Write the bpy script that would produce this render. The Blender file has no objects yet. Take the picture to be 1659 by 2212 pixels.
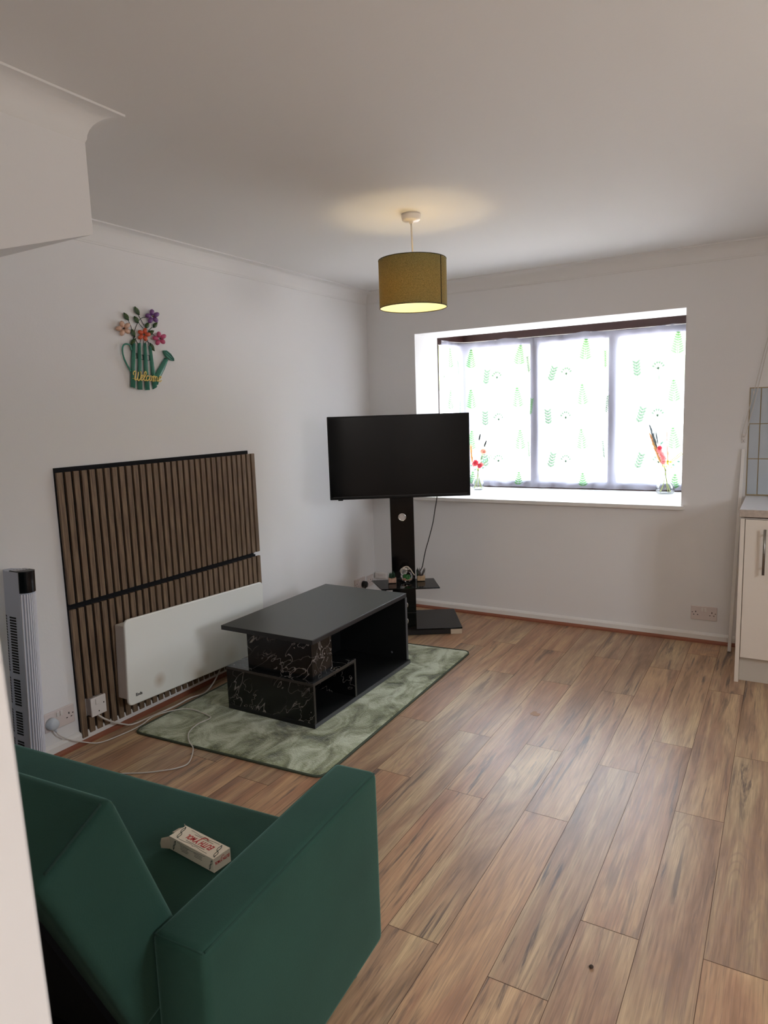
import bpy, bmesh, math, random
from mathutils import Vector, Matrix, noise as mnoise

# ------------------------------------------------------------------ camera / world / light
S = bpy.context.scene
COL = S.collection
PI = math.pi
cam_d = bpy.data.cameras.new('camera'); cam = bpy.data.objects.new('camera', cam_d); COL.objects.link(cam)
cam_d.sensor_fit = 'VERTICAL'; cam_d.sensor_height = 36.0; cam_d.lens = 1483.48 / 2212 * 36.0
cam_d.clip_start = 0.02; cam_d.clip_end = 200
cam.matrix_world = Matrix(((0.86377175, -0.04318356, 0.50202942, 2.73565),
                           (0.50282255, 0.13848399, -0.85322428, -4.48354),
                           (-0.03267778, 0.98942274, 0.14133223, 1.45295), (0, 0, 0, 1)))
cam_d.dof.use_dof = True; cam_d.dof.focus_distance = 2.7; cam_d.dof.aperture_fstop = 8.5
S.camera = cam

S.view_settings.view_transform = 'Standard'; S.view_settings.look = 'None'
S.view_settings.gamma = 1.0; S.view_settings.use_curve_mapping = False
S.view_settings.exposure = 0.22
S.cycles.max_bounces = 10; S.cycles.diffuse_bounces = 6; S.cycles.glossy_bounces = 4
S.cycles.transmission_bounces = 8; S.cycles.transparent_max_bounces = 16
S.cycles.sample_clamp_indirect = 6.0; S.cycles.caustics_reflective = False; S.cycles.caustics_refractive = False
S.cycles.use_denoising = True
SKY = 24.0           # brightness of the overcast sky outside
w = bpy.data.worlds.new('overcast_sky'); S.world = w; w.use_nodes = True
bgn = w.node_tree.nodes['Background']
_tc = w.node_tree.nodes.new('ShaderNodeTexCoord'); _sp = w.node_tree.nodes.new('ShaderNodeSeparateXYZ')
_rp = w.node_tree.nodes.new('ShaderNodeValToRGB')      # sunlit paving below, hazy darker horizon, bright overcast sky above
_e = _rp.color_ramp.elements
_e[0].position = 0.0; _e[0].color = (0.62, 0.60, 0.56, 1)
_e[1].position = 1.0; _e[1].color = (0.86, 0.93, 1.0, 1)
for _p, _c in ((0.40, (0.62, 0.60, 0.56, 1)), (0.455, (0.42, 0.425, 0.43, 1)), (0.545, (0.42, 0.43, 0.44, 1)), (0.62, (0.80, 0.87, 0.94, 1))):
    _q = _e.new(_p); _q.color = _c
_mr = w.node_tree.nodes.new('ShaderNodeMapRange'); _mr.inputs[1].default_value = -1
w.node_tree.links.new(_tc.outputs['Generated'], _sp.inputs[0]); w.node_tree.links.new(_sp.outputs[2], _mr.inputs[0])
w.node_tree.links.new(_mr.outputs[0], _rp.inputs[0]); w.node_tree.links.new(_rp.outputs[0], bgn.inputs[0])
bgn.inputs[1].default_value = SKY

def area_light(name, loc, rot, sx, sy, power, color, portal=False, spread=PI):
    d = bpy.data.lights.new(name, 'AREA'); d.shape = 'RECTANGLE'; d.size = sx; d.size_y = sy
    d.energy = power; d.color = color; d.spread = spread
    o = bpy.data.objects.new(name, d); COL.objects.link(o); o.location = loc; o.rotation_euler = rot
    if portal: d.cycles.is_portal = True
    return o
area_light('bay_window_daylight_portal', (1.3, 0.95, 1.47), (-PI/2, 0, 0), 1.9, 1.3, 1, (1, 1, 1), portal=True)
area_light('added_side_window_portal', (4.47, -2.65, 1.55), (0, PI/2, 0), 0.72, 0.92, 1, (1, 1, 1), portal=True)  # sky light through the side window added to brighten the left wall
# fill light added behind the camera to brighten partition and bulkhead (out of view)
area_light('added_fill_light', (3.3, -5.6, 2.28), (0, 0, 0), 0.5, 0.5, 36, (1.0, 0.96, 0.92))

# ------------------------------------------------------------------ helpers
def fin(name, bm, mats, parent=None, smooth=False, bevel=0.0, seg=2, loc=None, rot=None):
    me = bpy.data.meshes.new(name); bm.normal_update(); bm.to_mesh(me); bm.free()
    if not isinstance(mats, (list, tuple)): mats = [mats]
    for m in mats: me.materials.append(m)
    o = bpy.data.objects.new(name, me); COL.objects.link(o)
    if smooth:
        for p in me.polygons: p.use_smooth = True
    if bevel > 0:
        b = o.modifiers.new('bevel', 'BEVEL'); b.width = bevel; b.segments = seg; b.limit_method = 'ANGLE'
        b.angle_limit = math.radians(40); b.harden_normals = False
        if not smooth:
            for p in me.polygons: p.use_smooth = True
            try: me.set_sharp_from_angle(angle=math.radians(35))
            except Exception: pass
    if parent: o.parent = parent
    if loc: o.location = loc
    if rot: o.rotation_euler = rot
    return o
def tag(o, label=None, cat=None, group=None, kind=None):
    if label: o['label'] = label
    if cat: o['category'] = cat
    if group: o['group'] = group
    if kind: o['kind'] = kind
    return o
def thing(name, label, cat, loc=(0, 0, 0), rz=0.0, group=None):
    o = bpy.data.objects.new(name, None); COL.objects.link(o); o.empty_display_size = 0.05
    o.location = loc; o.rotation_euler = (0, 0, rz)
    return tag(o, label, cat, group)
def B(): return bmesh.new()
def box(bm, x0, x1, y0, y1, z0, z1, mi=0, M=None):
    vs = [bm.verts.new((x, y, z)) for z in (z0, z1) for y in (y0, y1) for x in (x0, x1)]
    if M is not None:
        for v in vs: v.co = M @ v.co
    for f in ((0, 2, 3, 1), (4, 5, 7, 6), (0, 1, 5, 4), (2, 6, 7, 3), (0, 4, 6, 2), (1, 3, 7, 5)):
        fc = bm.faces.new([vs[i] for i in f]); fc.material_index = mi
    return vs
def prism(bm, pts, axis, a0, a1, mi=0):
    """closed polygon pts (2-D) extruded along axis from a0 to a1"""
    def P(p, a):
        if axis == 0: return (a, p[0], p[1])
        if axis == 1: return (p[0], a, p[1])
        return (p[0], p[1], a)
    A = [bm.verts.new(P(p, a0)) for p in pts]; Bv = [bm.verts.new(P(p, a1)) for p in pts]
    n = len(pts); fs = []
    for i in range(n):
        fs.append(bm.faces.new((A[i], A[(i+1) % n], Bv[(i+1) % n], Bv[i])))
    fs.append(bm.faces.new(A[::-1])); fs.append(bm.faces.new(Bv))
    for f in fs: f.material_index = mi
    bmesh.ops.recalc_face_normals(bm, faces=fs)
def lathe(bm, prof, c=(0, 0, 0), seg=32, mi=0, M=None, cap=True):
    rings = []
    for r, z in prof:
        if r < 1e-6: rings.append([bm.verts.new((c[0], c[1], c[2]+z))])
        else: rings.append([bm.verts.new((c[0]+r*math.cos(2*PI*i/seg), c[1]+r*math.sin(2*PI*i/seg), c[2]+z)) for i in range(seg)])
    if M is not None:
        for rg in rings:
            for v in rg: v.co = M @ v.co
    for a, b in zip(rings, rings[1:]):
        for i in range(seg):
            j = (i+1) % seg
            if len(a) == 1 and len(b) == 1: continue
            if len(a) == 1: f = bm.faces.new((a[0], b[j], b[i]))
            elif len(b) == 1: f = bm.faces.new((a[i], a[j], b[0]))
            else: f = bm.faces.new((a[i], a[j], b[j], b[i]))
            f.material_index = mi; f.smooth = True
    if cap:
        for rg, fl in ((rings[0], True), (rings[-1], False)):
            if len(rg) > 2:
                f = bm.faces.new(rg[::-1] if fl else rg); f.material_index = mi
def smoothpath(pts, n=6, closed=False):
    P = [Vector(p) for p in pts]; out = []
    m = len(P)
    for i in range(m-1 if not closed else m):
        p0 = P[i-1] if (i > 0 or closed) else P[0]; p1 = P[i]; p2 = P[(i+1) % m]
        p3 = P[(i+2) % m] if (i+2 < m or closed) else P[-1]
        for k in range(n):
            t = k/n
            out.append(0.5*((2*p1)+(p2-p0)*t+(2*p0-5*p1+4*p2-p3)*t*t+(3*p1-p0-3*p2+p3)*t**3))
    if not closed: out.append(P[-1])
    return out
def tube(bm, pts, r, seg=8, mi=0, closed=False, smooth_n=0, flat=1.0):
    if smooth_n: pts = smoothpath(pts, smooth_n, closed)
    P = [Vector(p) for p in pts]; n = len(P)
    rr = r if callable(r) else (lambda t: r)
    up = None; rings = []
    for i in range(n):
        a = P[i-1] if (i > 0 or closed) else P[i]; b = P[(i+1) % n] if (i < n-1 or closed) else P[i]
        t = (b-a)
        if t.length < 1e-9: t = Vector((0, 0, 1))
        t.normalize()
        if up is None:
            up = t.orthogonal().normalized()
        up = (up - t*up.dot(t))
        if up.length < 1e-6: up = t.orthogonal()
        up.normalize(); s = t.cross(up)
        R = rr(i/max(1, n-1))
        rings.append([bm.verts.new(P[i]+up*math.cos(2*PI*k/seg)*R*flat+s*math.sin(2*PI*k/seg)*R) for k in range(seg)])
    m = n if closed else n-1
    for i in range(m):
        a = rings[i]; b = rings[(i+1) % n]
        for k in range(seg):
            f = bm.faces.new((a[k], a[(k+1) % seg], b[(k+1) % seg], b[k])); f.material_index = mi; f.smooth = True
    if not closed:
        f = bm.faces.new(rings[0][::-1]); f.material_index = mi
        f = bm.faces.new(rings[-1]); f.material_index = mi
def text_bm(bm, s, size, M, depth=0.0006, offset=0.0, mi=0, sx=1.0, font_shear=0.0, align='CENTER'):
    cu = bpy.data.curves.new('t', 'FONT'); cu.body = s; cu.size = size; cu.extrude = depth; cu.offset = offset
    cu.shear = font_shear; cu.align_x = align; cu.align_y = 'CENTER'
    o = bpy.data.objects.new('t', cu); COL.objects.link(o); bpy.context.view_layer.update()
    me = bpy.data.meshes.new_from_object(o.evaluated_get(bpy.context.evaluated_depsgraph_get()))
    bpy.data.objects.remove(o)
    n0 = len(bm.verts); f0 = len(bm.faces)
    bm.from_mesh(me); bm.verts.ensure_lookup_table(); bm.faces.ensure_lookup_table()
    for v in bm.verts[n0:]: v.co = M @ Vector((v.co.x*sx, v.co.y, v.co.z))
    for f in bm.faces[f0:]: f.material_index = mi
    bpy.data.meshes.remove(me); bpy.data.curves.remove(cu)

# ------------------------------------------------------------------ materials
def srgb(r, g, b):
    f = lambda c: (c/255/12.92) if c/255 <= 0.04045 else ((c/255+0.055)/1.055)**2.4
    return (f(r), f(g), f(b), 1)
def mat(name, col, rough=0.5, metal=0.0, bump=0.0, bscale=60.0, var=0.0, vscale=3.0, coat=0.0, sheen=0.0, trans=0.0, ior=1.45, emis=None, estr=0.0, spec=0.5):
    m = bpy.data.materials.new(name); m.use_nodes = True; nt = m.node_tree; p = nt.nodes['Principled BSDF']
    p.inputs['Base Color'].default_value = col; p.inputs['Roughness'].default_value = rough
    p.inputs['Metallic'].default_value = metal; p.inputs['Coat Weight'].default_value = coat
    p.inputs['Sheen Weight'].default_value = sheen; p.inputs['Transmission Weight'].default_value = trans
    p.inputs['IOR'].default_value = ior; p.inputs['Specular IOR Level'].default_value = spec
    if emis: p.inputs['Emission Color'].default_value = emis; p.inputs['Emission Strength'].default_value = estr
    tc = nt.nodes.new('ShaderNodeTexCoord')
    nz = nt.nodes.new('ShaderNodeTexNoise'); nz.inputs['Scale'].default_value = vscale; nz.inputs['Detail'].default_value = 4
    nt.links.new(tc.outputs['Object'], nz.inputs['Vector'])
    hs = nt.nodes.new('ShaderNodeHueSaturation'); hs.inputs['Color'].default_value = col
    mr = nt.nodes.new('ShaderNodeMapRange'); mr.inputs[3].default_value = 1-var; mr.inputs[4].default_value = 1+var
    nt.links.new(nz.outputs[0], mr.inputs[0]); nt.links.new(mr.outputs[0], hs.inputs['Value']); nt.links.new(hs.outputs[0], p.inputs['Base Color'])
    if bump > 0:
        n2 = nt.nodes.new('ShaderNodeTexNoise'); n2.inputs['Scale'].default_value = bscale; n2.inputs['Detail'].default_value = 3
        nt.links.new(tc.outputs['Object'], n2.inputs['Vector'])
        bp = nt.nodes.new('ShaderNodeBump'); bp.inputs['Strength'].default_value = bump; bp.inputs['Distance'].default_value = 0.002
        nt.links.new(n2.outputs[0], bp.inputs['Height']); nt.links.new(bp.outputs[0], p.inputs['Normal'])
    return m
M_wall = mat('wall_paint', srgb(227, 225, 224), 0.75, bump=0.15, bscale=90, var=0.01)
M_ceil = mat('ceiling_paint', srgb(225, 223, 221), 0.8, bump=0.15, bscale=70, var=0.01)
M_gloss = mat('white_gloss_paint', srgb(228, 225, 221), 0.35, var=0.01)
M_trimwood = mat('mahogany_beading', srgb(140, 84, 62), 0.45, var=0.2, vscale=14)
M_brownframe = mat('dark_brown_window_wood', srgb(62, 36, 32), 0.4, var=0.2, vscale=20)
M_plastic = mat('white_plastic', srgb(222, 216, 212), 0.35, var=0.01)
M_plastic2 = mat('pinkish_white_plastic', srgb(214, 202, 198), 0.35, var=0.01)
M_greyplug = mat('pale_grey_plastic', srgb(196, 203, 210), 0.4, var=0.01)
M_black = mat('black_plastic', srgb(14, 14, 15), 0.4, var=0.05)
M_hole = mat('dark_hole', srgb(12, 10, 10), 0.9)
M_heater = mat('heater_enamel', srgb(226, 225, 218), 0.35, var=0.01)
M_scorch = None
M_sofa = mat('green_velvet', srgb(37, 66, 56), 0.85, sheen=0.4, var=0.30, vscale=4, bump=0.2, bscale=350, spec=0.2)
M_sofa.node_tree.nodes['Principled BSDF'].inputs['Sheen Tint'].default_value = (0.42, 0.75, 0.66, 1)
M_sofa.node_tree.nodes['Principled BSDF'].inputs['Sheen Roughness'].default_value = 0.35
M_lining = mat('black_lining_cloth', srgb(4, 4, 5), 0.95, spec=0.1)
M_tabletop = mat('matt_black_laminate', srgb(74, 76, 73), 0.38, spec=0.6, bump=0.05, bscale=400)
M_tableblack = mat('black_board', srgb(16, 17, 18), 0.5)
M_edge = mat('grey_trim_and_highlight', srgb(78, 80, 84), 0.4); M_edged = mat('dark_edge_band', srgb(34, 35, 37), 0.4)
M_screen = mat('tv_screen_glass', srgb(5, 6, 8), 0.10, spec=0.22)
M_bezel = mat('tv_bezel', srgb(8, 9, 11), 0.35, spec=0.25)
M_blackglass = mat('black_glass', srgb(9, 8, 8), 0.05, spec=0.22)
M_gloss_black = mat('gloss_black_panel', srgb(5, 4, 5), 0.12, spec=0.22)
M_chrome = mat('chrome', srgb(225, 225, 225), 0.12, metal=1)
M_steel = mat('brushed_steel', srgb(150, 146, 140), 0.35, metal=1)
M_cable = mat('white_cable_sheath', srgb(206, 200, 192), 0.5)
M_blackcable = mat('black_cable_sheath', srgb(16, 15, 15), 0.5)
M_felt = mat('black_felt', srgb(10, 10, 15), 0.95)
M_cab = mat('cream_cabinet_laminate', srgb(222, 212, 200), 0.4, var=0.01)
M_plinth = mat('plinth_board', srgb(196, 188, 176), 0.5)
M_worktop = mat('pale_worktop', srgb(226, 226, 230), 0.3, var=0.02)
M_wtedge = mat('stone_worktop_edge', srgb(178, 164, 152), 0.5, var=0.3, vscale=60)
M_glass = bpy.data.materials.new('clear_glass'); M_glass.use_nodes = True
_nt = M_glass.node_tree; _p = _nt.nodes['Principled BSDF']; _nt.nodes.remove(_p)
_g = _nt.nodes.new('ShaderNodeBsdfGlossy'); _g.inputs['Roughness'].default_value = 0.02
_t = _nt.nodes.new('ShaderNodeBsdfTransparent'); _t.inputs[0].default_value = (0.98, 0.99, 0.99, 1)
_f = _nt.nodes.new('ShaderNodeFresnel'); _f.inputs[0].default_value = 1.45
_m = _nt.nodes.new('ShaderNodeMixShader')
_fm = _nt.nodes.new('ShaderNodeMath'); _fm.operation = 'MULTIPLY'; _fm.inputs[1].default_value = 0.55; _nt.links.new(_f.outputs[0], _fm.inputs[0])
_nt.links.new(_fm.outputs[0], _m.inputs[0]); _nt.links.new(_t.outputs[0], _m.inputs[1]); _nt.links.new(_g.outputs[0], _m.inputs[2])
_nt.links.new(_m.outputs[0], _nt.nodes['Material Output'].inputs[0])

def wood_floor():
    m = bpy.data.materials.new('laminate_oak'); m.use_nodes = True; nt = m.node_tree; N = nt.nodes; L = nt.links
    p = N['Principled BSDF']
    uv = N.new('ShaderNodeUVMap'); uv.uv_map = 'grain'
    at = N.new('ShaderNodeAttribute'); at.attribute_name = 'plank'
    def mapping(sx, sy):
        mp = N.new('ShaderNodeMapping'); mp.inputs['Scale'].default_value = (sx, sy, 1); L.new(uv.outputs[0], mp.inputs[0]); return mp.outputs[0]
    def noise(vec, sc, det=4, rough=0.5, dist=0.0):
        n = N.new('ShaderNodeTexNoise'); n.inputs['Scale'].default_value = sc; n.inputs['Detail'].default_value = det
        n.inputs['Roughness'].default_value = rough; n.inputs['Distortion'].default_value = dist; L.new(vec, n.inputs['Vector']); return n.outputs[0]
    def rng(v, a, b, c, d):
        r = N.new('ShaderNodeMapRange'); r.inputs[1].default_value = a; r.inputs[2].default_value = b; r.inputs[3].default_value = c; r.inputs[4].default_value = d; L.new(v, r.inputs[0]); return r.outputs[0]
    def math_(op, a, b):
        q = N.new('ShaderNodeMath'); q.operation = op
        for k, v in ((0, a), (1, b)):
            if isinstance(v, (int, float)): q.inputs[k].default_value = v
            else: L.new(v, q.inputs[k])
        return q.outputs[0]
    def mix(f, a, b, mode='MIX'):
        q = N.new('ShaderNodeMix'); q.data_type = 'RGBA'; q.blend_type = mode
        for k, v in ((0, f), (6, a), (7, b)):
            if isinstance(v, (int, float, tuple)): q.inputs[k].default_value = v
            else: L.new(v, q.inputs[k])
        return q.outputs[2]
    base = noise(mapping(1, 0.10), 11, 4, 0.58, 0.8)             # broad light and dark bands
    rings_src = noise(mapping(1, 0.13), 6.0, 2, 0.5, 0.5)      # cathedral figure: contour lines of a stretched field
    rings = math_('SINE', math_('MULTIPLY', rings_src, 130), 0)
    fib = noise(mapping(1, 0.035), 130, 5, 0.65, 0.1)          # fine fibres
    strk = noise(mapping(1, 0.055), 30, 5, 0.65, 0.8)            # dark mineral streaks
    zone = noise(mapping(1, 0.3), 3.2, 2)
    r1 = N.new('ShaderNodeValToRGB'); cr = r1.color_ramp
    cr.elements[0].position = 0.30; cr.elements[0].color = srgb(148, 120, 98)
    cr.elements[1].position = 0.70; cr.elements[1].color = srgb(220, 196, 160)
    e = cr.elements.new(0.44); e.color = srgb(184, 152, 126)
    e = cr.elements.new(0.56); e.color = srgb(200, 174, 142)
    L.new(base, r1.inputs[0])
    r2 = N.new('ShaderNodeValToRGB'); c2 = r2.color_ramp
    c2.elements[0].color = srgb(240, 226, 214); c2.elements[1].color = srgb(255, 247, 232)
    e = c2.elements.new(0.3); e.color = srgb(244, 222, 208)
    e = c2.elements.new(0.6); e.color = srgb(228, 222, 216)
    L.new(at.outputs['Fac'], r2.inputs[0])
    col = mix(1.0, r1.outputs[0], r2.outputs[0], 'MULTIPLY')
    rmask = math_('MULTIPLY', rng(rings, 0.3, 1.0, 0, 0.42), rng(zone, 0.46, 0.6, 0.0, 1))
    col = mix(rmask, col, srgb(150, 122, 106))
    smask = math_('MULTIPLY', rng(strk, 0.54, 0.64, 0, 0.95), rng(zone, 0.40, 0.58, 1.0, 0.25))
    col = mix(smask, col, srgb(98, 82, 74))
    grey = N.new('ShaderNodeCombineColor'); fv = rng(fib, 0.3, 0.66, 0.66, 1.10)
    for k in range(3): L.new(fv, grey.inputs[k])
    fib2 = noise(mapping(1, 0.02), 320, 3, 0.6)
    col = mix(rng(fib2, 0.52, 0.66, 0, 0.45), col, srgb(128, 106, 92))
    col = mix(0.8, col, grey.outputs[0], 'MULTIPLY')
    L.new(col, p.inputs['Base Color'])
    p.inputs['Roughness'].default_value = 0.36; p.inputs['Specular IOR Level'].default_value = 0.5
    bp = N.new('ShaderNodeBump'); bp.inputs['Strength'].default_value = 0.1; bp.inputs['Distance'].default_value = 0.001
    L.new(fib, bp.inputs['Height']); L.new(bp.outputs[0], p.inputs['Normal'])
    return m
M_floor = wood_floor()
M_groove = mat('plank_joint', srgb(84, 58, 42), 0.7)

def grain(name, c1, c2, c3, scale=(14, 14, 0.9)):
    m = mat(name, c2, 0.55); nt = m.node_tree; N = nt.nodes; L = nt.links; p = N['Principled BSDF']
    tc = N.new('ShaderNodeTexCoord'); mp = N.new('ShaderNodeMapping'); mp.inputs['Scale'].default_value = scale
    L.new(tc.outputs['Object'], mp.inputs[0]); n = N.new('ShaderNodeTexNoise'); n.inputs['Scale'].default_value = 9; n.inputs['Detail'].default_value = 6
    L.new(mp.outputs[0], n.inputs['Vector']); r = N.new('ShaderNodeValToRGB')
    r.color_ramp.elements[0].position = 0.3; r.color_ramp.elements[0].color = c1
    r.color_ramp.elements[1].position = 0.7; r.color_ramp.elements[1].color = c3
    e = r.color_ramp.elements.new(0.5); e.color = c2
    L.new(n.outputs[0], r.inputs[0]); L.new(r.outputs[0], p.inputs['Base Color'])
    return m
M_slat = grain('walnut_slat_veneer', srgb(90, 71, 56), srgb(116, 95, 75), srgb(136, 114, 90))

def marble():
    m = mat('black_marble_laminate', srgb(12, 13, 14), 0.22); nt = m.node_tree; N = nt.nodes; L = nt.links; p = N['Principled BSDF']
    tc = N.new('ShaderNodeTexCoord')
    def ridge(scale, rot, st, eps, dist):
        mp = N.new('ShaderNodeMapping'); mp.vector_type = 'TEXTURE'; mp.inputs['Rotation'].default_value = rot; mp.inputs['Scale'].default_value = tuple(1/q for q in st)
        L.new(tc.outputs['Object'], mp.inputs[0])
        n = N.new('ShaderNodeTexNoise'); n.inputs['Scale'].default_value = scale; n.inputs['Detail'].default_value = 3; n.inputs['Roughness'].default_value = 0.5; n.inputs['Distortion'].default_value = dist
        L.new(mp.outputs[0], n.inputs['Vector'])
        a = N.new('ShaderNodeMath'); a.operation = 'SUBTRACT'; a.inputs[1].default_value = 0.5; L.new(n.outputs[0], a.inputs[0])
        b = N.new('ShaderNodeMath'); b.operation = 'ABSOLUTE'; L.new(a.outputs[0], b.inputs[0])
        r = N.new('ShaderNodeMapRange'); r.inputs[1].default_value = 0; r.inputs[2].default_value = eps; r.inputs[3].default_value = 1; r.inputs[4].default_value = 0; L.new(b.outputs[0], r.inputs[0])
        return r.outputs[0]
    n2 = N.new('ShaderNodeTexNoise'); n2.inputs['Scale'].default_value = 5; n2.inputs['Detail'].default_value = 2; L.new(tc.outputs['Object'], n2.inputs['Vector'])
    m2 = N.new('ShaderNodeMapRange'); m2.inputs[1].default_value = 0.38; m2.inputs[2].default_value = 0.52; L.new(n2.outputs[0], m2.inputs[0])
    mxx = N.new('ShaderNodeMath'); mxx.operation = 'MAXIMUM'
    L.new(ridge(4.4, (0.35, 0.75, 0.3), (2.4, 2.4, 0.7), 0.008, 0.25), mxx.inputs[0]); L.new(ridge(6.5, (0.6, 0.95, 0.2), (2.2, 2.2, 0.6), 0.006, 0.2), mxx.inputs[1])
    mu = N.new('ShaderNodeMath'); mu.operation = 'MULTIPLY'; L.new(mxx.outputs[0], mu.inputs[0]); L.new(m2.outputs[0], mu.inputs[1])
    mixc = N.new('ShaderNodeMix'); mixc.data_type = 'RGBA'; mixc.inputs[6].default_value = srgb(12, 13, 14); mixc.inputs[7].default_value = srgb(142, 136, 132)
    L.new(mu.outputs[0], mixc.inputs[0]); L.new(mixc.outputs[2], p.inputs['Base Color'])
    return m
M_marble = marble()

def rug_mat():
    m = mat('sage_plush_pile', srgb(140, 150, 128), 0.95, sheen=0.5); nt = m.node_tree; N = nt.nodes; L = nt.links; p = N['Principled BSDF']
    p.inputs['Specular IOR Level'].default_value = 0.1
    p.inputs['Sheen Roughness'].default_value = 0.4
    tc = N.new('ShaderNodeTexCoord')
    mp = N.new('ShaderNodeMapping'); mp.inputs['Scale'].default_value = (1.5, 1.0, 1); mp.inputs['Rotation'].default_value = (0, 0, 0.5); L.new(tc.outputs['Object'], mp.inputs[0])
    n1 = N.new('ShaderNodeTexNoise'); n1.inputs['Scale'].default_value = 4.6; n1.inputs['Detail'].default_value = 9; n1.inputs['Roughness'].default_value = 0.62; n1.inputs['Distortion'].default_value = 1.0
    L.new(mp.outputs[0], n1.inputs['Vector'])
    r = N.new('ShaderNodeValToRGB'); cr = r.color_ramp
    cr.elements[0].position = 0.34; cr.elements[0].color = srgb(80, 86, 56)
    cr.elements[1].position = 0.60; cr.elements[1].color = srgb(212, 220, 192)
    e = cr.elements.new(0.43); e.color = srgb(132, 138, 102)
    e = cr.elements.new(0.49); e.color = srgb(166, 172, 136)
    L.new(n1.outputs[0], r.inputs[0])
    n2 = N.new('ShaderNodeTexNoise'); n2.inputs['Scale'].default_value = 160; n2.inputs['Detail'].default_value = 3; L.new(tc.outputs['Object'], n2.inputs['Vector'])
    mu = N.new('ShaderNodeMix'); mu.data_type = 'RGBA'; mu.blend_type = 'MULTIPLY'; mu.inputs[0].default_value = 0.35
    L.new(r.outputs[0], mu.inputs[6]); L.new(n2.outputs[0], mu.inputs[7]); L.new(mu.outputs[2], p.inputs['Base Color'])
    ad = N.new('ShaderNodeMath'); ad.operation = 'MULTIPLY_ADD'; ad.inputs[1].default_value = 0.35; L.new(n2.outputs[0], ad.inputs[0]); L.new(n1.outputs[0], ad.inputs[2])
    bp = N.new('ShaderNodeBump'); bp.inputs['Strength'].default_value = 0.7; bp.inputs['Distance'].default_value = 0.02
    L.new(ad.outputs[0], bp.inputs['Height']); L.new(bp.outputs[0], p.inputs['Normal'])
    return m
M_rug = rug_mat()
M_rugedge = mat('rug_binding', srgb(66, 74, 60), 0.9)

def tiles():
    m = mat('grey_blue_tile', srgb(182, 190, 198), 0.25); return m
M_tile = tiles(); M_grout = mat('ochre_grout', srgb(168, 150, 118), 0.8)

def shade_mat():
    m = bpy.data.materials.new('green_linen_shade'); m.use_nodes = True; nt = m.node_tree; N = nt.nodes; L = nt.links
    p = N['Principled BSDF']; p.inputs['Roughness'].default_value = 0.9
    tc = N.new('ShaderNodeTexCoord'); mp = N.new('ShaderNodeMapping'); mp.inputs['Scale'].default_value = (3, 3, 0.8); L.new(tc.outputs['Object'], mp.inputs[0])
    n = N.new('ShaderNodeTexNoise'); n.inputs['Scale'].default_value = 330; n.inputs['Detail'].default_value = 3; L.new(mp.outputs[0], n.inputs['Vector'])
    r = N.new('ShaderNodeValToRGB'); r.color_ramp.elements[0].position = 0.35; r.color_ramp.elements[0].color = srgb(80, 84, 52)
    r.color_ramp.elements[1].position = 0.65; r.color_ramp.elements[1].color = srgb(124, 128, 86)
    L.new(n.outputs[0], r.inputs[0]); L.new(r.outputs[0], p.inputs['Base Color'])
    t = N.new('ShaderNodeBsdfTranslucent')
    r2 = N.new('ShaderNodeValToRGB'); r2.color_ramp.elements[0].position = 0.35; r2.color_ramp.elements[0].color = srgb(140, 112, 50)
    r2.color_ramp.elements[1].position = 0.65; r2.color_ramp.elements[1].color = srgb(226, 186, 92)
    L.new(n.outputs[0], r2.inputs[0]); L.new(r2.outputs[0], t.inputs[0])
    mx = N.new('ShaderNodeMixShader'); mx.inputs[0].default_value = 0.13
    L.new(p.outputs[0], mx.inputs[1]); L.new(t.outputs[0], mx.inputs[2]); L.new(mx.outputs[0], N['Material Output'].inputs[0])
    return m
M_shade = shade_mat()
M_shadein = bpy.data.materials.new('cream_shade_lining'); M_shadein.use_nodes = True
_nt = M_shadein.node_tree; _p = _nt.nodes['Principled BSDF']; _p.inputs['Base Color'].default_value = srgb(250, 236, 200); _p.inputs['Roughness'].default_value = 0.7
_t = _nt.nodes.new('ShaderNodeBsdfTranslucent'); _t.inputs[0].default_value = srgb(255, 226, 150)
_m = _nt.nodes.new('ShaderNodeMixShader'); _m.inputs[0].default_value = 0.35
_nt.links.new(_p.outputs[0], _m.inputs[1]); _nt.links.new(_t.outputs[0], _m.inputs[2]); _nt.links.new(_m.outputs[0], _nt.nodes['Material Output'].inputs[0])

def sheer(name, tcol, trans, tl):
    m = bpy.data.materials.new(name); m.use_nodes = True; nt = m.node_tree; N = nt.nodes; L = nt.links
    p = N['Principled BSDF']; p.inputs['Base Color'].default_value = tcol; p.inputs['Roughness'].default_value = 0.8
    t = N.new('ShaderNodeBsdfTranslucent'); t.inputs[0].default_value = tl
    x = N.new('ShaderNodeBsdfTransparent')
    a = N.new('ShaderNodeMixShader'); a.inputs[0].default_value = 0.6; L.new(p.outputs[0], a.inputs[1]); L.new(t.outputs[0], a.inputs[2])
    b = N.new('ShaderNodeMixShader'); b.inputs[0].default_value = trans; L.new(a.outputs[0], b.inputs[1]); L.new(x.outputs[0], b.inputs[2])
    L.new(b.outputs[0], N['Material Output'].inputs[0]); return m
M_sheer = sheer('white_voile', srgb(226, 226, 236), 0.36, srgb(172, 174, 194))
M_ferngreen = sheer('green_fern_print', srgb(90, 136, 86), 0.01, srgb(120, 168, 112))
M_ferngrey = sheer('grey_leaf_print', srgb(110, 124, 110), 0.0, srgb(112, 134, 112))

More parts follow.
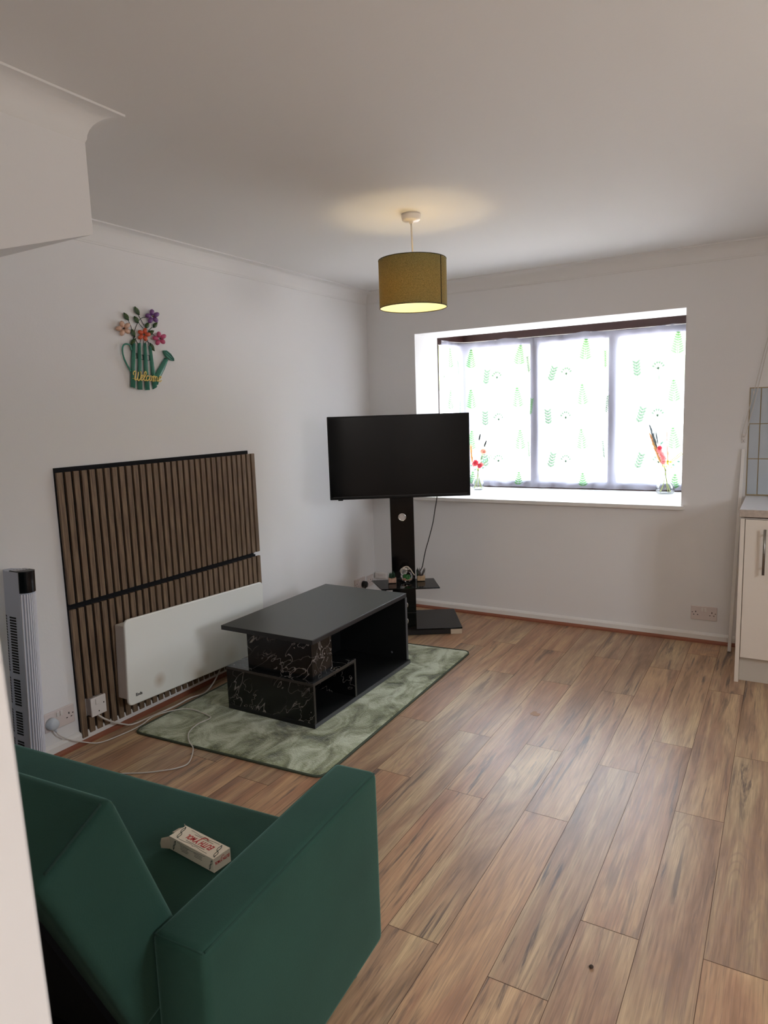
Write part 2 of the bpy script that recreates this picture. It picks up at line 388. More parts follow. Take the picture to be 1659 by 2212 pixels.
def leafmat(name, a, b=None, rough=0.5): return mat(name, a, rough, var=0.2, vscale=40)
M_enamel = mat('teal_enamel', srgb(70, 134, 116), 0.25, var=0.25, vscale=18)
M_enamel_dark = mat('dark_teal_enamel', srgb(22, 66, 58), 0.4)
M_gold = mat('gold_paint', srgb(236, 208, 120), 0.4)
M_signleaf = mat('painted_leaf_green', srgb(30, 66, 42), 0.4, var=0.25, vscale=60)
M_signvein = mat('leaf_vein_yellow', srgb(120, 140, 60), 0.5)
M_wire = mat('dark_wire', srgb(28, 40, 34), 0.5)
M_petA = mat('cream_petal', srgb(214, 174, 150), 0.4, var=0.25, vscale=40)
M_petB = mat('purple_petal', srgb(116, 74, 134), 0.4, var=0.25, vscale=40)
M_petC = mat('orange_petal', srgb(206, 92, 62), 0.4, var=0.3, vscale=40)
M_petD = mat('pink_petal', srgb(190, 78, 116), 0.4, var=0.3, vscale=40)
M_fcentre = mat('flower_centre', srgb(96, 60, 44), 0.5)

# ------------------------------------------------------------------ room shell
H = 2.336
XR, YB = 4.35, -6.3           # right wall, wall behind the camera
WX0, WX1, WZ0, WZ1, WT = 0.399, 2.196, 0.842, 2.011, 0.37
KX0, KX1, KZ0, KZ1 = 3.0, 4.1, 1.12, 2.1
def struct(name, bm, m, **k): return tag(fin(name, bm, m, **k), kind='structure')

# floor of individually laid planks (one mesh; joints are surface pattern)
bm = B(); PW, PL = 0.1597, 1.216
lay = bm.faces.layers.float.new('plank'); uvl = bm.loops.layers.uv.new('grain')
offs = {-3: -1.737, -2: -1.001, -1: -0.534, 0: -1.012, 1: -0.525, 2: -1.014, 3: -0.563, 4: -1.468, 5: -0.772, 6: -1.458, 7: -0.9}
rnd = random.Random(5)
g = 0.0017
def floor_quad(x0, x1, y0, y1, z, mi, val=0.0, ou=0.0, ov=0.0, flip=1):
    vs = [bm.verts.new(p) for p in ((x0, y0, z), (x1, y0, z), (x1, y1, z), (x0, y1, z))]
    f = bm.faces.new(vs); f.material_index = mi; f[lay] = val
    for l in f.loops: l[uvl].uv = ((l.vert.co.x-x0)*flip+ou, l.vert.co.y-y0+ov)
k0 = math.floor((0-1.646)/PW)
for k in range(k0, math.ceil((XR-1.646)/PW)):
    x0 = max(0, 1.646+k*PW); x1 = min(XR, 1.646+(k+1)*PW)
    if x1-x0 < 0.003: continue
    j = offs.get(k, -rnd.uniform(0.4, 1.6))
    ys = [0.0] + [j-PL*i for i in range(-2, 8) if YB < j-PL*i < -0.02] + [YB]
    ys = sorted(ys, reverse=True)
    for a, b in zip(ys, ys[1:]):
        floor_quad(x0+g*0.5, x1-g*0.5, b+g*0.6, a-g*0.6, 0, 0, rnd.random(), rnd.uniform(0, 40), rnd.uniform(0, 40), rnd.choice((-1, 1)))
floor_quad(0, XR, YB, 0, -0.0006, 1)
box(bm, -0.3, XR+0.2, YB-0.2, 0.37, -0.1, -0.0012, 1)
struct('floor', bm, [M_floor, M_groove])

bm = B(); box(bm, -0.2, XR+0.2, YB-0.2, 0.1, H, H+0.12); struct('ceiling', bm, M_ceil)
# left wall
bm = B(); box(bm, -0.15, 0, YB-0.2, WT, -0.1, H); struct('wall_left', bm, M_wall)
bm = B(); SY0, SY1, SZ0, SZ1 = -3.1, -2.2, 1.2, 1.9     # side window added to light the left wall, out of view on the right
box(bm, XR, XR+0.15, YB-0.2, SY0, -0.1, H); box(bm, XR, XR+0.15, SY1, WT, -0.1, H); box(bm, XR, XR+0.15, SY0, SY1, -0.1, SZ0); box(bm, XR, XR+0.15, SY0, SY1, SZ1, H)
struct('wall_right', bm, M_wall)
bm = B(); box(bm, XR+0.02, XR+0.07, SY0, SY1, SZ0, SZ0+0.05); box(bm, XR+0.02, XR+0.07, SY0, SY1, SZ1-0.05, SZ1)
for a in (SY0, (SY0+SY1)/2-0.025, SY1-0.05): box(bm, XR+0.02, XR+0.07, a, a+0.05, SZ0+0.05, SZ1-0.05)
struct('window_added_side', bm, M_brownframe)
bm = B(); box(bm, 0, XR, YB-0.15, YB, -0.1, H); struct('wall_front', bm, M_wall)
# back wall with bay opening and kitchen window opening
bm = B()
box(bm, 0, WX0, 0, WT, -0.1, H); box(bm, WX0, WX1, 0, WT, -0.1, WZ0-0.026); box(bm, WX0, WX1, 0, WT, WZ1, H)
box(bm, WX1, KX0, 0, WT, -0.1, H); box(bm, KX0, KX1, 0, WT, -0.1, KZ0); box(bm, KX0, KX1, 0, WT, KZ1, H); box(bm, KX1, XR, 0, WT, -0.1, H)
struct('wall_back', bm, M_wall)
# coving, mitred round the room and the bulkhead
BX, BY = 0.955, -3.083
path = [(XR, 0), (0, 0), (0, BY), (BX, BY), (BX, YB)]
prof = [(0.0, -0.083), (0.006, -0.083), (0.008, -0.076)]
for i in range(9):
    a = i/8*PI/2; prof.append((0.010+0.068*(1-math.cos(a)), -0.074+0.068*math.sin(a)))
prof += [(0.083, -0.006), (0.083, 0.0)]
bm = B(); rows = []
for i, (x, y) in enumerate(path):
    P = Vector((x, y))
    def nrm(a, b):
        d = (Vector(b)-Vector(a)).normalized(); return Vector((d.y, -d.x)) * -1   # into the room (left of travel)
    if i == 0: n = nrm(path[0], path[1])
    elif i == len(path)-1: n = nrm(path[-2], path[-1])
    else:
        n1 = nrm(path[i-1], path[i]); n2 = nrm(path[i], path[i+1]); n = (n1+n2); n = n/(1+n1.dot(n2))
    pf = prof if i < 3 else [(0.0, -0.083), (0.0008, -0.082), (0.002, -0.078)]+[(max(0.004, o-0.006*(1-q/12)), z) for q, (o, z) in enumerate(prof[3:])]
    rows.append([bm.verts.new((x+n.x*o, y+n.y*o, H+z)) for o, z in pf])
for a, b in zip(rows, rows[1:]):
    for i in range(len(prof)-1):
        bm.faces.new((a[i], b[i], b[i+1], a[i+1]))
bmesh.ops.recalc_face_normals(bm, faces=bm.faces)
o = struct('trim_1', bm, M_ceil)
for p in o.data.polygons: p.use_smooth = True
o.data.set_sharp_from_angle(angle=math.radians(28))
# stair bulkhead under the ceiling, soffit sloping down towards the camera
bm = B(); sl = 0.325
prism(bm, [(BY, 2.001), (BY, H), (YB, H), (YB, 0.9), (-4.9, 2.001+sl*(-4.9-BY))], 0, 0.0, BX); struct('wall_bulkhead', bm, M_wall)
# partition end beside the camera
bm = B(); prism(bm, [(1.1, 0), (2.185, 0), (2.1425, 1.26), (2.10, H), (1.1, H)], 1, -4.25, -4.15)
struct('wall_partition', bm, mat('partition_paint', srgb(220, 217, 215), 0.7), bevel=0.004)
# skirting with moulded top and mahogany beading
def skirt(name, axis, a0, a1, h=0.062):
    bm = B()
    pr = [(0, 0.02), (0.016, 0.02), (0.016, h-0.014), (0.011, h-0.006), (0.004, h), (0, h)]
    bd = [(0, 0), (0.028, 0), (0.027, 0.010), (0.021, 0.018), (0.016, 0.021), (0, 0.021)]
    if axis == 'y':   # along the back wall
        prism(bm, [(-p, z) for p, z in pr], 0, a0, a1, 0); prism(bm, [(-p, z) for p, z in bd], 0, a0, a1, 1)
    else:
        prism(bm, pr, 1, a0, a1, 0); prism(bm, bd, 1, a0, a1, 1)
    return struct(name, bm, [M_gloss, M_trimwood])
skirt('baseboard_back', 'y', 0.0, 2.52); skirt('baseboard_left', 'x', -5.9, 0.0)

# bay: sill board, bay cheeks, bay ceiling
BYW = 0.72                                     # plane of the front window
bm = B()
prism(bm, [(WX0-0.02, -0.035), (WX1+0.022, -0.035), (WX1+0.022, 0.0), (WX1, 0.0), (WX1, 0.37), (2.26, 0.45), (2.26, 0.84), (0.3, 0.84), (0.3, 0.45), (WX0, 0.37), (WX0, 0.0), (WX0-0.02, 0.0)], 2, WZ0-0.025, WZ0)
struct('trim_2', bm, M_gloss, bevel=0.003)
bm = B(); box(bm, 0.2, 2.4, 0.37, 0.86, 2.075, 2.14); box(bm, 0.2, 2.4, 0.37, 0.86, 0.3, WZ0-0.03); struct('wall_bay', bm, M_ceil)
# window frames: dark brown timber
def frame_run(bm, p, q, z0, z1, posts, fw=0.062, fd=0.06, head=0.13, foot=0.058, inner=True):
    """posts: list of (t0,t1) intervals along p->q occupied by uprights"""
    P, Q = Vector((p[0], p[1], 0)), Vector((q[0], q[1], 0)); L = (Q-P).length; d = (Q-P)/L; n = Vector((-d.y, d.x, 0))
    Mx = Matrix(((d.x, n.x, 0, P.x), (d.y, n.y, 0, P.y), (0, 0, 1, 0), (0, 0, 0, 1)))
    box(bm, 0, L, 0, fd, z1-head, z1, 0, Mx); box(bm, 0, L, -0.012, fd, z0, z0+foot, 0, Mx)
    for a, b in posts: box(bm, a, b, 0, fd, z0+foot, z1-head, 0, Mx)
    return Mx, L
bm = B(); x0 = 0.475; x1 = 2.235
posts = [(-0.035, 0.028), (1.014-x0, 1.086-x0), (1.598-x0, 1.662-x0), (2.175-x0, 2.235-x0)]
frame_run(bm, (x0, BYW+0.0), (x1, BYW), WZ0, 2.075, posts)
prism(bm, [(0.420, 0.70), (0.470, 0.722), (0.500, 0.722), (0.500, 0.78), (0.440, 0.78), (0.405, 0.73)], 2, WZ0, 2.075)
win = struct('window_1', bm, M_brownframe, bevel=0.003)
bm = B(); frame_run(bm, (0.385, 0.385), (0.475, BYW), WZ0, 2.075, [(0, 0.028), (0.318, 0.347)], head=0.11)
fin('side_frame', bm, M_brownframe, win, bevel=0.003)
bm = B(); frame_run(bm, (2.235, BYW), (2.225, 0.385), WZ0, 2.075, [(0, 0.045), (0.29, 0.335)], head=0.11)
fin('side_frame', bm, M_brownframe, win, bevel=0.003)
for a, b in ((0.028, 1.014-x0), (1.086-x0, 1.598-x0), (1.662-x0, 2.175-x0)):
    bm = B(); box(bm, x0+a-0.004, x0+b+0.004, BYW+0.028, BYW+0.034, WZ0+0.055, 1.95); fin('pane', bm, M_glass, win)
bm = B(); prism(bm, [(0.400, 0.395), (0.404, 0.394), (0.462, 0.69), (0.458, 0.691)], 2, WZ0+0.055, 1.97); fin('pane', bm, M_glass, win)
bm = B(); box(bm, 2.256, 2.26, 0.42, 0.70, WZ0+0.055, 1.97); fin('pane', bm, M_glass, win)
# kitchen window (just out of view on the right)
bm = B()
box(bm, KX0, KX1, 0.20, 0.26, KZ0, KZ0+0.06); box(bm, KX0, KX1, 0.20, 0.26, KZ1-0.06, KZ1)
for a in (KX0, (KX0+KX1)/2-0.03, KX1-0.06): box(bm, a, a+0.06, 0.20, 0.26, KZ0+0.06, KZ1-0.06)
k = struct('window_2', bm, M_brownframe)
for a in (KX0+0.06, (KX0+KX1)/2+0.03):
    bm = B(); box(bm, a, a+0.46, 0.228, 0.232, KZ0+0.06, KZ1-0.06); fin('pane', bm, M_glass, k)

t = thing('roller_blind', 'plain white roller blind drawn down over the kitchen window', 'blind', (0, 0, 0))  # unseen blind, drawn down to keep sky light out of this opening
bm = B(); box(bm, KX0-0.03, KX1+0.03, 0.004-0.02, 0.006-0.02, KZ0-0.05, KZ1+0.04); fin('blind_cloth', bm, M_ceil, t)
bm = B(); lathe(bm, [(0.02, 0), (0.02, KX1-KX0+0.08)], seg=16, M=Matrix.Translation((KX0-0.04, -0.025, KZ1+0.05)) @ Matrix.Rotation(PI/2, 4, 'Y')); fin('roller', bm, M_plastic, t)
# trees outside
bm = B(); bmesh.ops.create_grid(bm, x_segments=90, y_segments=14, size=1)
for v in bm.verts:
    u_, t_ = v.co.x, (v.co.y+1)/2
    a = t_*PI; X = u_*16+1; y = 19+1.4*math.cos(a); z = 2.2+2.4*math.sin(a)
    n3 = mnoise.noise_vector(Vector((X*1.3, y*1.3, z*1.3)))*0.45 + mnoise.noise_vector(Vector((X*5, y*5, z*5)))*0.16
    v.co = Vector((X, y, z))+n3
tag(fin('tree_line', bm, mat('hedge_leaves', srgb(128, 146, 84), 0.8, var=0.5, vscale=6), smooth=True), 'pale green tree crowns seen faintly through the bay window curtain', 'trees', kind='stuff')

# ------------------------------------------------------------------ voile curtain with leaf print
random.seed(11)
cpath = smoothpath([(0.412, 0.425, 0), (0.420, 0.48, 0), (0.442, 0.58, 0), (0.485, 0.668, 0), (0.60, 0.695, 0), (1.0, 0.700, 0), (1.4, 0.702, 0), (1.8, 0.700, 0), (2.12, 0.695, 0), (2.205, 0.64, 0), (2.205, 0.5, 0), (2.20, 0.40, 0)], 10)
cum = [0]
for a, b in zip(cpath, cpath[1:]): cum.append(cum[-1]+(b-a).length)
CL = cum[-1]; ZT, ZB = 2.0, 0.853
def cur(s, z):
    """point on the curtain at arc length s and height z (sag, creases)"""
    s = max(0, min(CL-1e-6, s)); i = max(j for j in range(len(cum)) if cum[j] <= s); i = min(i, len(cum)-2)
    t = (s-cum[i])/(cum[i+1]-cum[i]); p = cpath[i].lerp(cpath[i+1], t); d = (cpath[i+1]-cpath[i]).normalized()
    n = Vector((d.y, -d.x, 0))
    low = max(0, (1.08-z)/0.23)
    a = 0.006*math.sin(s*23+1.3*math.sin(z*3)) + 0.004*math.sin(s*61+z*2)
    a += 0.012*mnoise.noise(Vector((s*3, z*2.2, 1.7)))
    a += low**2*(0.02+0.022*mnoise.noise(Vector((s*16, z*20, 4))))
    sag = -0.016*abs(math.sin(s*5.2))*max(0, (z-1.6)/0.4)
    return Vector((p.x, p.y, z+sag)) + n*(a+0.004)
bm = B(); NS, NZ = 210, 70; g_ = []
for i in range(NS+1):
    g_.append([bm.verts.new(cur(CL*i/NS, ZB+(ZT-ZB)*j/NZ)) for j in range(NZ+1)])
for i in range(NS):
    for j in range(NZ):
        f = bm.faces.new((g_[i][j], g_[i+1][j], g_[i+1][j+1], g_[i][j+1])); f.smooth = True
# hem stitched double cloth along top
def cpoly(pts, mi, off=0.0015):
    vs = []
    for s, z in pts:
        if not (0.005 < s < CL-0.005 and ZB+0.002 < z < ZT-0.002): return
        p = cur(s, z); e = cur(s+0.002, z); d = (e-p).normalized(); n = Vector((d.y, -d.x, 0))
        vs.append(bm.verts.new(p+n*off))
    f = bm.faces.new(vs); f.material_index = mi; f.smooth = False
def leafshape(s, z, ang, L, Wd, mi):
    c, sn = math.cos(ang), math.sin(ang); P = []
    for t, h in ((0, 0), (0.3, 0.5), (0.65, 0.42), (1, 0), (0.65, -0.42), (0.3, -0.5)):
        a, b = t*L, h*Wd; P.append((s+a*c-b*sn, z+a*sn+b*c))
    cpoly(P, mi)
def stroke(s0, z0, s1, z1, wd, mi):
    wd *= 2.2
    d = math.hypot(s1-s0, z1-z0); nx, nz = -(z1-z0)/d*wd/2, (s1-s0)/d*wd/2
    n = 3
    for i in range(n):
        a0, a1 = i/n, (i+1)/n
        A = (s0+(s1-s0)*a0, z0+(z1-z0)*a0); Bq = (s0+(s1-s0)*a1, z0+(z1-z0)*a1)
        cpoly([(A[0]+nx, A[1]+nz), (A[0]-nx, A[1]-nz), (Bq[0]-nx, Bq[1]-nz), (Bq[0]+nx, Bq[1]+nz)], mi)
def fern(s, z, h=0.17, w_=0.05, tilt=0.0, mi=1, n=9):
    ax = (math.sin(tilt), math.cos(tilt)); stroke(s, z, s+ax[0]*h, z+ax[1]*h, 0.0025, mi)
    for i in range(n):
        t = i/n; L = w_*(1-t)**0.8+0.006; bs, bz = s+ax[0]*h*t, z+ax[1]*h*t
        for sd in (-1, 1): leafshape(bs, bz, PI/2-tilt+sd*1.05, L*1.1, 0.014, mi)
def sprig(s, z, h=0.14, tilt=0.2, mi=2):
    stroke(s, z, s+math.sin(tilt)*h, z+math.cos(tilt)*h, 0.0022, mi)
    for i in range(5):
        t = 0.25+i*0.16; bs, bz = s+math.sin(tilt)*h*t, z+math.cos(tilt)*h*t
        for sd in (-1, 1): leafshape(bs, bz, PI/2-tilt+sd*0.75, 0.042, 0.017, mi)
def umbel(s, z, h=0.15, mi=2):
    stroke(s, z, s-0.01, z+h*0.7, 0.0022, mi)
    for i in range(6):
        a = PI/2+(i-2.5)*0.42; stroke(s-0.01, z+h*0.6, s-0.01+math.cos(a)*0.035, z+h*0.6+math.sin(a)*0.045, 0.0022, mi)
        leafshape(s-0.01+math.cos(a)*0.03, z+h*0.6+math.sin(a)*0.04, a, 0.020, 0.017, mi)
def slim(s, z, h=0.14, tilt=0.1, mi=1):
    stroke(s, z, s+math.sin(tilt)*h, z+math.cos(tilt)*h, 0.0025, mi)
    for i in range(9):
        t = 0.1+i/10; bs, bz = s+math.sin(tilt)*h*t, z+math.cos(tilt)*h*t
        for sd in (-1, 1): leafshape(bs, bz, PI/2-tilt+sd*0.7, 0.024, 0.0065, mi)
s_at = lambda X: next((cum[i] for i in range(len(cum)) if cpath[i].x >= X and cpath[i].y > 0.6), CL)
sx0 = s_at(0.6)
# repeating columns of motifs as printed on the cloth (spacing about 0.33 m down, 0.16 m across)
cols = [(0.13, 'umbel', 0.25), (0.02, 'slim', 0.05), (-0.14, 'fern', 0.1)]
kinds = [('fern', 0.10), ('umbel', 0.30), ('slim', 0.16), ('sprig', 0.02)]
X = -0.45; ci = 0
pat = ['slim', 'fern', 'umbel', 'slim2', 'fern', 'sprig', 'slim']
base = {'fern': 0.0, 'umbel': 0.19, 'slim': 0.07, 'sprig': 0.17, 'slim2': 0.26}
seq = [('umbel', -0.38), ('fern', -0.28), ('slim', -0.16), ('fern', -0.06), ('sprig', 0.06), ('umbel', 0.17), ('fern', 0.335), ('slim', 0.42), ('sprig', 0.57), ('umbel', 0.71),
       ('fern', 0.83), ('slim', 0.98), ('fern', 1.02-0.15+0.0), ('sprig', 1.20), ('umbel', 1.36), ('fern', 1.46), ('slim', 1.58), ('sprig', 1.68), ('umbel', 1.82), ('fern', 1.95)]
del seq[12]
for kd, ds in seq:
    z = 2.0-0.20-base[kd]
    while z > ZB-0.1:
        s = sx0+ds+random.uniform(-0.008, 0.008)
        if kd == 'fern': fern(s, z, 0.155, 0.045, random.uniform(-0.08, 0.08))
        elif kd == 'slim': slim(s, z, 0.13, random.uniform(-0.15, 0.15), random.choice((1, 2, 1)))
        elif kd == 'umbel': umbel(s, z)
        else: sprig(s, z, 0.135, random.uniform(-0.1, 0.3))
        z -= 0.327
curtain = tag(fin('net_curtain', bm, [M_sheer, M_ferngreen, M_ferngrey]), 'sheer white net curtain printed with green ferns across the bay window', 'curtain')
bm = B()
for i in range(NS):
    for j in range(3):
        a = [cur(CL*(i+di)/NS, ZT-0.055+0.0185*(j+dj)) + Vector((0, -0.003, 0)) for di, dj in ((0, 0), (1, 0), (1, 1), (0, 1))]
        f = bm.faces.new([bm.verts.new(p) for p in a]); f.smooth = True
bmesh.ops.remove_doubles(bm, verts=bm.verts, dist=0.0001)
fin('heading_hem', bm, M_sheer, curtain)
bm = B(); tube(bm, [(p.x, p.y, 2.0-0.008) for p in cpath], 0.003, 6); fin('curtain_wire', bm, M_gloss, curtain)

# ------------------------------------------------------------------ vases of dried flowers on the sill
def glass_vase(loc, R, hh, name_label, build):
    t = thing('flower_vase', name_label, 'vase', loc)
    bm = B(); k_ = R/0.062
    out = [(0.0, 0.0), (0.046*k_, 0.0), (0.058*k_, 0.010), (R, 0.030), (0.060*k_, 0.052), (0.046*k_, 0.078), (0.026*k_, 0.105), (0.016*k_, 0.13), (0.0145*k_, hh-0.012), (0.019*k_, hh)]
    inn = [(r-0.002, z+0.004*(i == 0)) for i, (r, z) in enumerate(out[1:])][::-1]
    inn = [(max(r, 0.004), z) for r, z in inn] + [(0.0, 0.005)]
    lathe(bm, out+inn, seg=28, cap=False)
    fin('glass_body', bm, M_glass, t)
    build(t, hh); return t
def petal(name, c, tr=0.0): return sheer(name, c, tr, c)
M_stem = petal('flower_stem', srgb(214, 220, 160)); M_rose = petal('pink_rose', srgb(250, 190, 190))
M_rosed = petal('deep_pink_rose', srgb(232, 96, 112)); M_peach = petal('peach_petals', srgb(252, 216, 200), 0.1)
M_euc = petal('eucalyptus_leaf', srgb(110, 146, 128)); M_seed = mat('dark_seed_head', srgb(48, 56, 52), 0.8)
M_pampas = petal('tan_pampas_plume', srgb(240, 200, 152), 0.02); M_grey = petal('grey_grass_plume', srgb(132, 142, 142), 0.05)
M_yel = petal('yellow_sprig', srgb(226, 216, 96))
def rosehead(bm, c, r, n=3):
    c = Vector(c); rr = random.Random(int((c.x+c.z)*1e4))
    for ring in range(n):
        m_ = 3+ring*2; R = r*(0.25+0.75*ring/(n-1))
        for i in range(m_):
            a = 2*PI*i/m_+ring*0.7; ce = c+Vector((math.cos(a)*R*0.6, -0.3*r, math.sin(a)*R*0.6))
            vs = []
            for k in range(8):
                b = 2*PI*k/8; off = Vector((math.cos(b), 0.25*math.cos(b*2), math.sin(b)))*R*0.55
                vs.append(bm.verts.new(ce+off+Vector((0, R*0.3*math.cos(b-a), 0))))
            bm.faces.new(vs)
    bmesh.ops.create_icosphere(bm, subdivisions=2, radius=r*0.5, matrix=Matrix.Translation(c))
def leafpoly(bm, p, d, L, W, up=Vector((0, -1, 0))):
    d = Vector(d).normalized(); s = d.cross(up).normalized(); p = Vector(p); n_ = up*L*0.08
    vs = [bm.verts.new(p), bm.verts.new(p+d*L*0.35+s*W/2+n_), bm.verts.new(p+d*L*0.75+s*W*0.4+n_), bm.verts.new(p+d*L), bm.verts.new(p+d*L*0.75-s*W*0.4-n_), bm.verts.new(p+d*L*0.35-s*W/2-n_)]
    f = bm.faces.new(vs)
def plume(bm, p0, p1, r, n=150, seed=1):
    rr = random.Random(seed); p0, p1 = Vector(p0), Vector(p1); ax = (p1-p0)
    for i in range(n):
        t = rr.random(); q = p0+ax*t; w_ = r*math.sin(PI*min(1, 0.12+t*0.88))**0.7
        side = Vector((rr.uniform(-1, 1), rr.uniform(-0.7, 0.7), rr.uniform(-0.2, 0.6)))*w_
        e = q+side+ax.normalized()*0.03; m_ = (q+e)/2+Vector((0, 0, 0.004))
        dd = Vector((0.0018, 0, 0.0005)); bm.faces.new([bm.verts.new(q-dd), bm.verts.new(q+dd), bm.verts.new(m_+dd), bm.verts.new(e), bm.verts.new(m_-dd)])
def stems(t, hh, tops):
    for (x, y, z), bx in tops:
        bm = B(); tube(bm, [(bx, 0.0, 0.008), (bx*0.35, 0.002, 0.07), (x*0.06, 0, hh), (x*0.55, y*0.5, hh+(z-hh)*0.5), (x, y, z)], 0.0022, 6, smooth_n=5)
        fin('stem', bm, M_stem, t)
def left_flowers(t, hh):
    stems(t, hh, [((0.015, 0, 0.40), 0.035), ((0.065, 0, 0.35), -0.03), ((0.04, 0, 0.31), 0.02), ((-0.015, -0.01, 0.2), -0.035), ((0.11, 0, 0.27), -0.01), ((-0.05, 0, 0.27), 0.03)])
    for a, b in (((0.013, 0, 0.385), (0.024, 0, 0.435)), ((0.055, 0, 0.335), (0.075, 0, 0.385))):
        bm = B(); tube(bm, [a, ((a[0]+b[0])/2, 0, (a[2]+b[2])/2), b], lambda q: 0.006*math.sin(PI*(0.15+0.8*q))+0.001, 10, smooth_n=6); fin('seed_head', bm, M_seed, t)
    bm = B(); rosehead(bm, (-0.012, -0.012, 0.212), 0.022); rosehead(bm, (0.02, -0.014, 0.188), 0.018); fin('rose', bm, M_rosed, t)
    bm = B(); rosehead(bm, (-0.028, -0.002, 0.20), 0.022); rosehead(bm, (0.03, -0.002, 0.195), 0.018); fin('rose', bm, M_rose, t)
    bm = B(); rosehead(bm, (0.042, -0.004, 0.302), 0.022); rosehead(bm, (0.06, 0.0, 0.297), 0.02); fin('peach_flower', bm, M_peach, t)
    bm = B()
    for i in range(9):
        q = i/8; p = Vector((0.03+0.125*q, 0, 0.205+0.085*q)); sz = 0.022*(1-q*0.75)
        leafpoly(bm, p, (0.3, 0, 1), sz, sz*0.8); leafpoly(bm, p, (0.8, 0, -0.7), sz, sz*0.8)
    for p, d in (((-0.04, 0, 0.19), (-1, 0, -0.1)), ((-0.01, 0, 0.165), (-0.8, 0, -0.5)), ((0.03, 0, 0.168), (1, 0, 0.3)), ((0.028, 0, 0.225), (0, 0, 1)), ((0.03, 0, 0.24), (0.2, 0, 1))): leafpoly(bm, p, d, 0.028, 0.014)
    fin('eucalyptus', bm, M_euc, t)
    bm = B(); plume(bm, (-0.045, 0, 0.20), (-0.055, 0, 0.33), 0.02, 120, 3); fin('pampas_plume', bm, M_pampas, t)
def right_flowers(t, hh):
    stems(t, hh, [((-0.085, 0, 0.36), 0.035), ((-0.06, 0, 0.33), -0.035), ((-0.03, -0.01, 0.30), 0.02), ((0.08, 0, 0.24), -0.03), ((0.02, 0, 0.32), 0.04)])
    bm = B(); plume(bm, (-0.02, 0.01, 0.19), (-0.105, 0.01, 0.40), 0.030, 420, 7); fin('pampas_plume', bm, M_pampas, t)
    bm = B(); plume(bm, (-0.055, -0.01, 0.31), (-0.105, -0.01, 0.46), 0.018, 150, 9); plume(bm, (-0.05, -0.01, 0.33), (-0.065, -0.01, 0.41), 0.008, 50, 10); fin('grey_plume', bm, M_grey, t)
    bm = B(); plume(bm, (0.015, 0, 0.2), (0.0, 0.01, 0.42), 0.010, 90, 12); fin('pale_plume', bm, M_peach, t)
    bm = B(); rosehead(bm, (-0.038, -0.02, 0.318), 0.015); fin('rose', bm, M_rosed, t)
    bm = B()
    for c_, r_ in (((-0.042, -0.01, 0.300), 0.018), ((-0.025, -0.015, 0.272), 0.02), ((-0.012, -0.016, 0.245), 0.02), ((-0.014, -0.012, 0.220), 0.016)): rosehead(bm, c_, r_)
    fin('rose', bm, M_rose, t)
    bm = B()
    for i in range(26):
        rr = random.Random(i); p = Vector((rr.uniform(-0.02, 0.03), -0.01, rr.uniform(0.185, 0.225))); leafpoly(bm, p, (rr.uniform(-1, 1), 0, rr.uniform(-0.2, 1)), 0.018, 0.008)
    for i in range(10):
        q = i/9; p = Vector((0.025+0.07*q, 0, 0.215+0.06*q)); leafpoly(bm, p, (0.1, 0, 1), 0.016, 0.008); leafpoly(bm, p, (1, 0, -0.2), 0.016, 0.008)
    fin('yellow_sprig', bm, M_yel, t)
    bm = B()
    for p, d in (((-0.035, -0.01, 0.335), (0.2, 0, 1)), ((-0.03, -0.01, 0.345), (0.6, 0, 0.8)), ((0.07, 0, 0.225), (1, 0, -0.2)), ((0.04, 0, 0.205), (1, 0, -0.6))): leafpoly(bm, p, d, 0.022, 0.014)
    fin('leaf', bm, M_euc, t)
glass_vase((0.665, 0.50, WZ0), 0.048, 0.15, 'glass vase with two dark seed heads and eucalyptus, beside the television', left_flowers)
glass_vase((2.022, 0.58, WZ0), 0.062, 0.165, 'round glass vase with tan pampas plume at the right end of the sill', right_flowers)

# ------------------------------------------------------------------ pendant lamp
LX, LY = 1.236, -1.609
t = thing('pendant_lamp', 'olive green drum pendant lamp hanging from the ceiling, lit', 'lamp', (LX, LY, H))
bm = B(); lathe(bm, [(0.0, 0.0), (0.043, 0.0), (0.044, -0.012), (0.041, -0.026), (0.036, -0.030), (0.012, -0.032), (0.008, -0.042), (0.0, -0.042)][::-1], seg=40); fin('ceiling_rose', bm, M_plastic, t)
bm = B(); tube(bm, [(0, 0, -0.040), (0.002, 0, -0.12), (0.004, 0.0, -0.25)], 0.0042, 8, smooth_n=4); fin('flex', bm, M_cable, t)
bm = B(); R, z1, z0 = 0.154, -0.199, -0.408; seg = 72
lathe(bm, [(R, z0), (R, z1)], seg=seg, cap=False); sh = fin('lamp_shade', bm, M_shade, t)
bm = B(); lathe(bm, [(R-0.002, z0+0.001), (R-0.002, z1-0.001)], seg=seg, cap=False)
bmesh.ops.reverse_faces(bm, faces=bm.faces); fin('shade_lining', bm, M_shadein, sh)
M_rim = mat('dark_shade_rim', srgb(58, 56, 38), 0.8)
for zz in (z0, z1):
    bm = B(); tube(bm, [(math.cos(2*PI*i/seg)*(R-0.001), math.sin(2*PI*i/seg)*(R-0.001), zz) for i in range(seg)], 0.0022, 6, closed=True); fin('rim', bm, M_rim, sh)
bm = B(); a0 = math.radians(-8.5); 
Ms = Matrix.Rotation(a0, 4, 'Z'); box(bm, R-0.0005, R+0.0012, -0.0022, 0.0022, z0, z1, 0, Ms); fin('seam', bm, mat('shade_seam', srgb(34, 34, 24), 0.9), sh)
bm = B()
for a in (0, 2*PI/3, 4*PI/3): tube(bm, [(0.02*math.cos(a), 0.02*math.sin(a), -0.262), (R*math.cos(a), R*math.sin(a), z1-0.004)], 0.0015, 6)
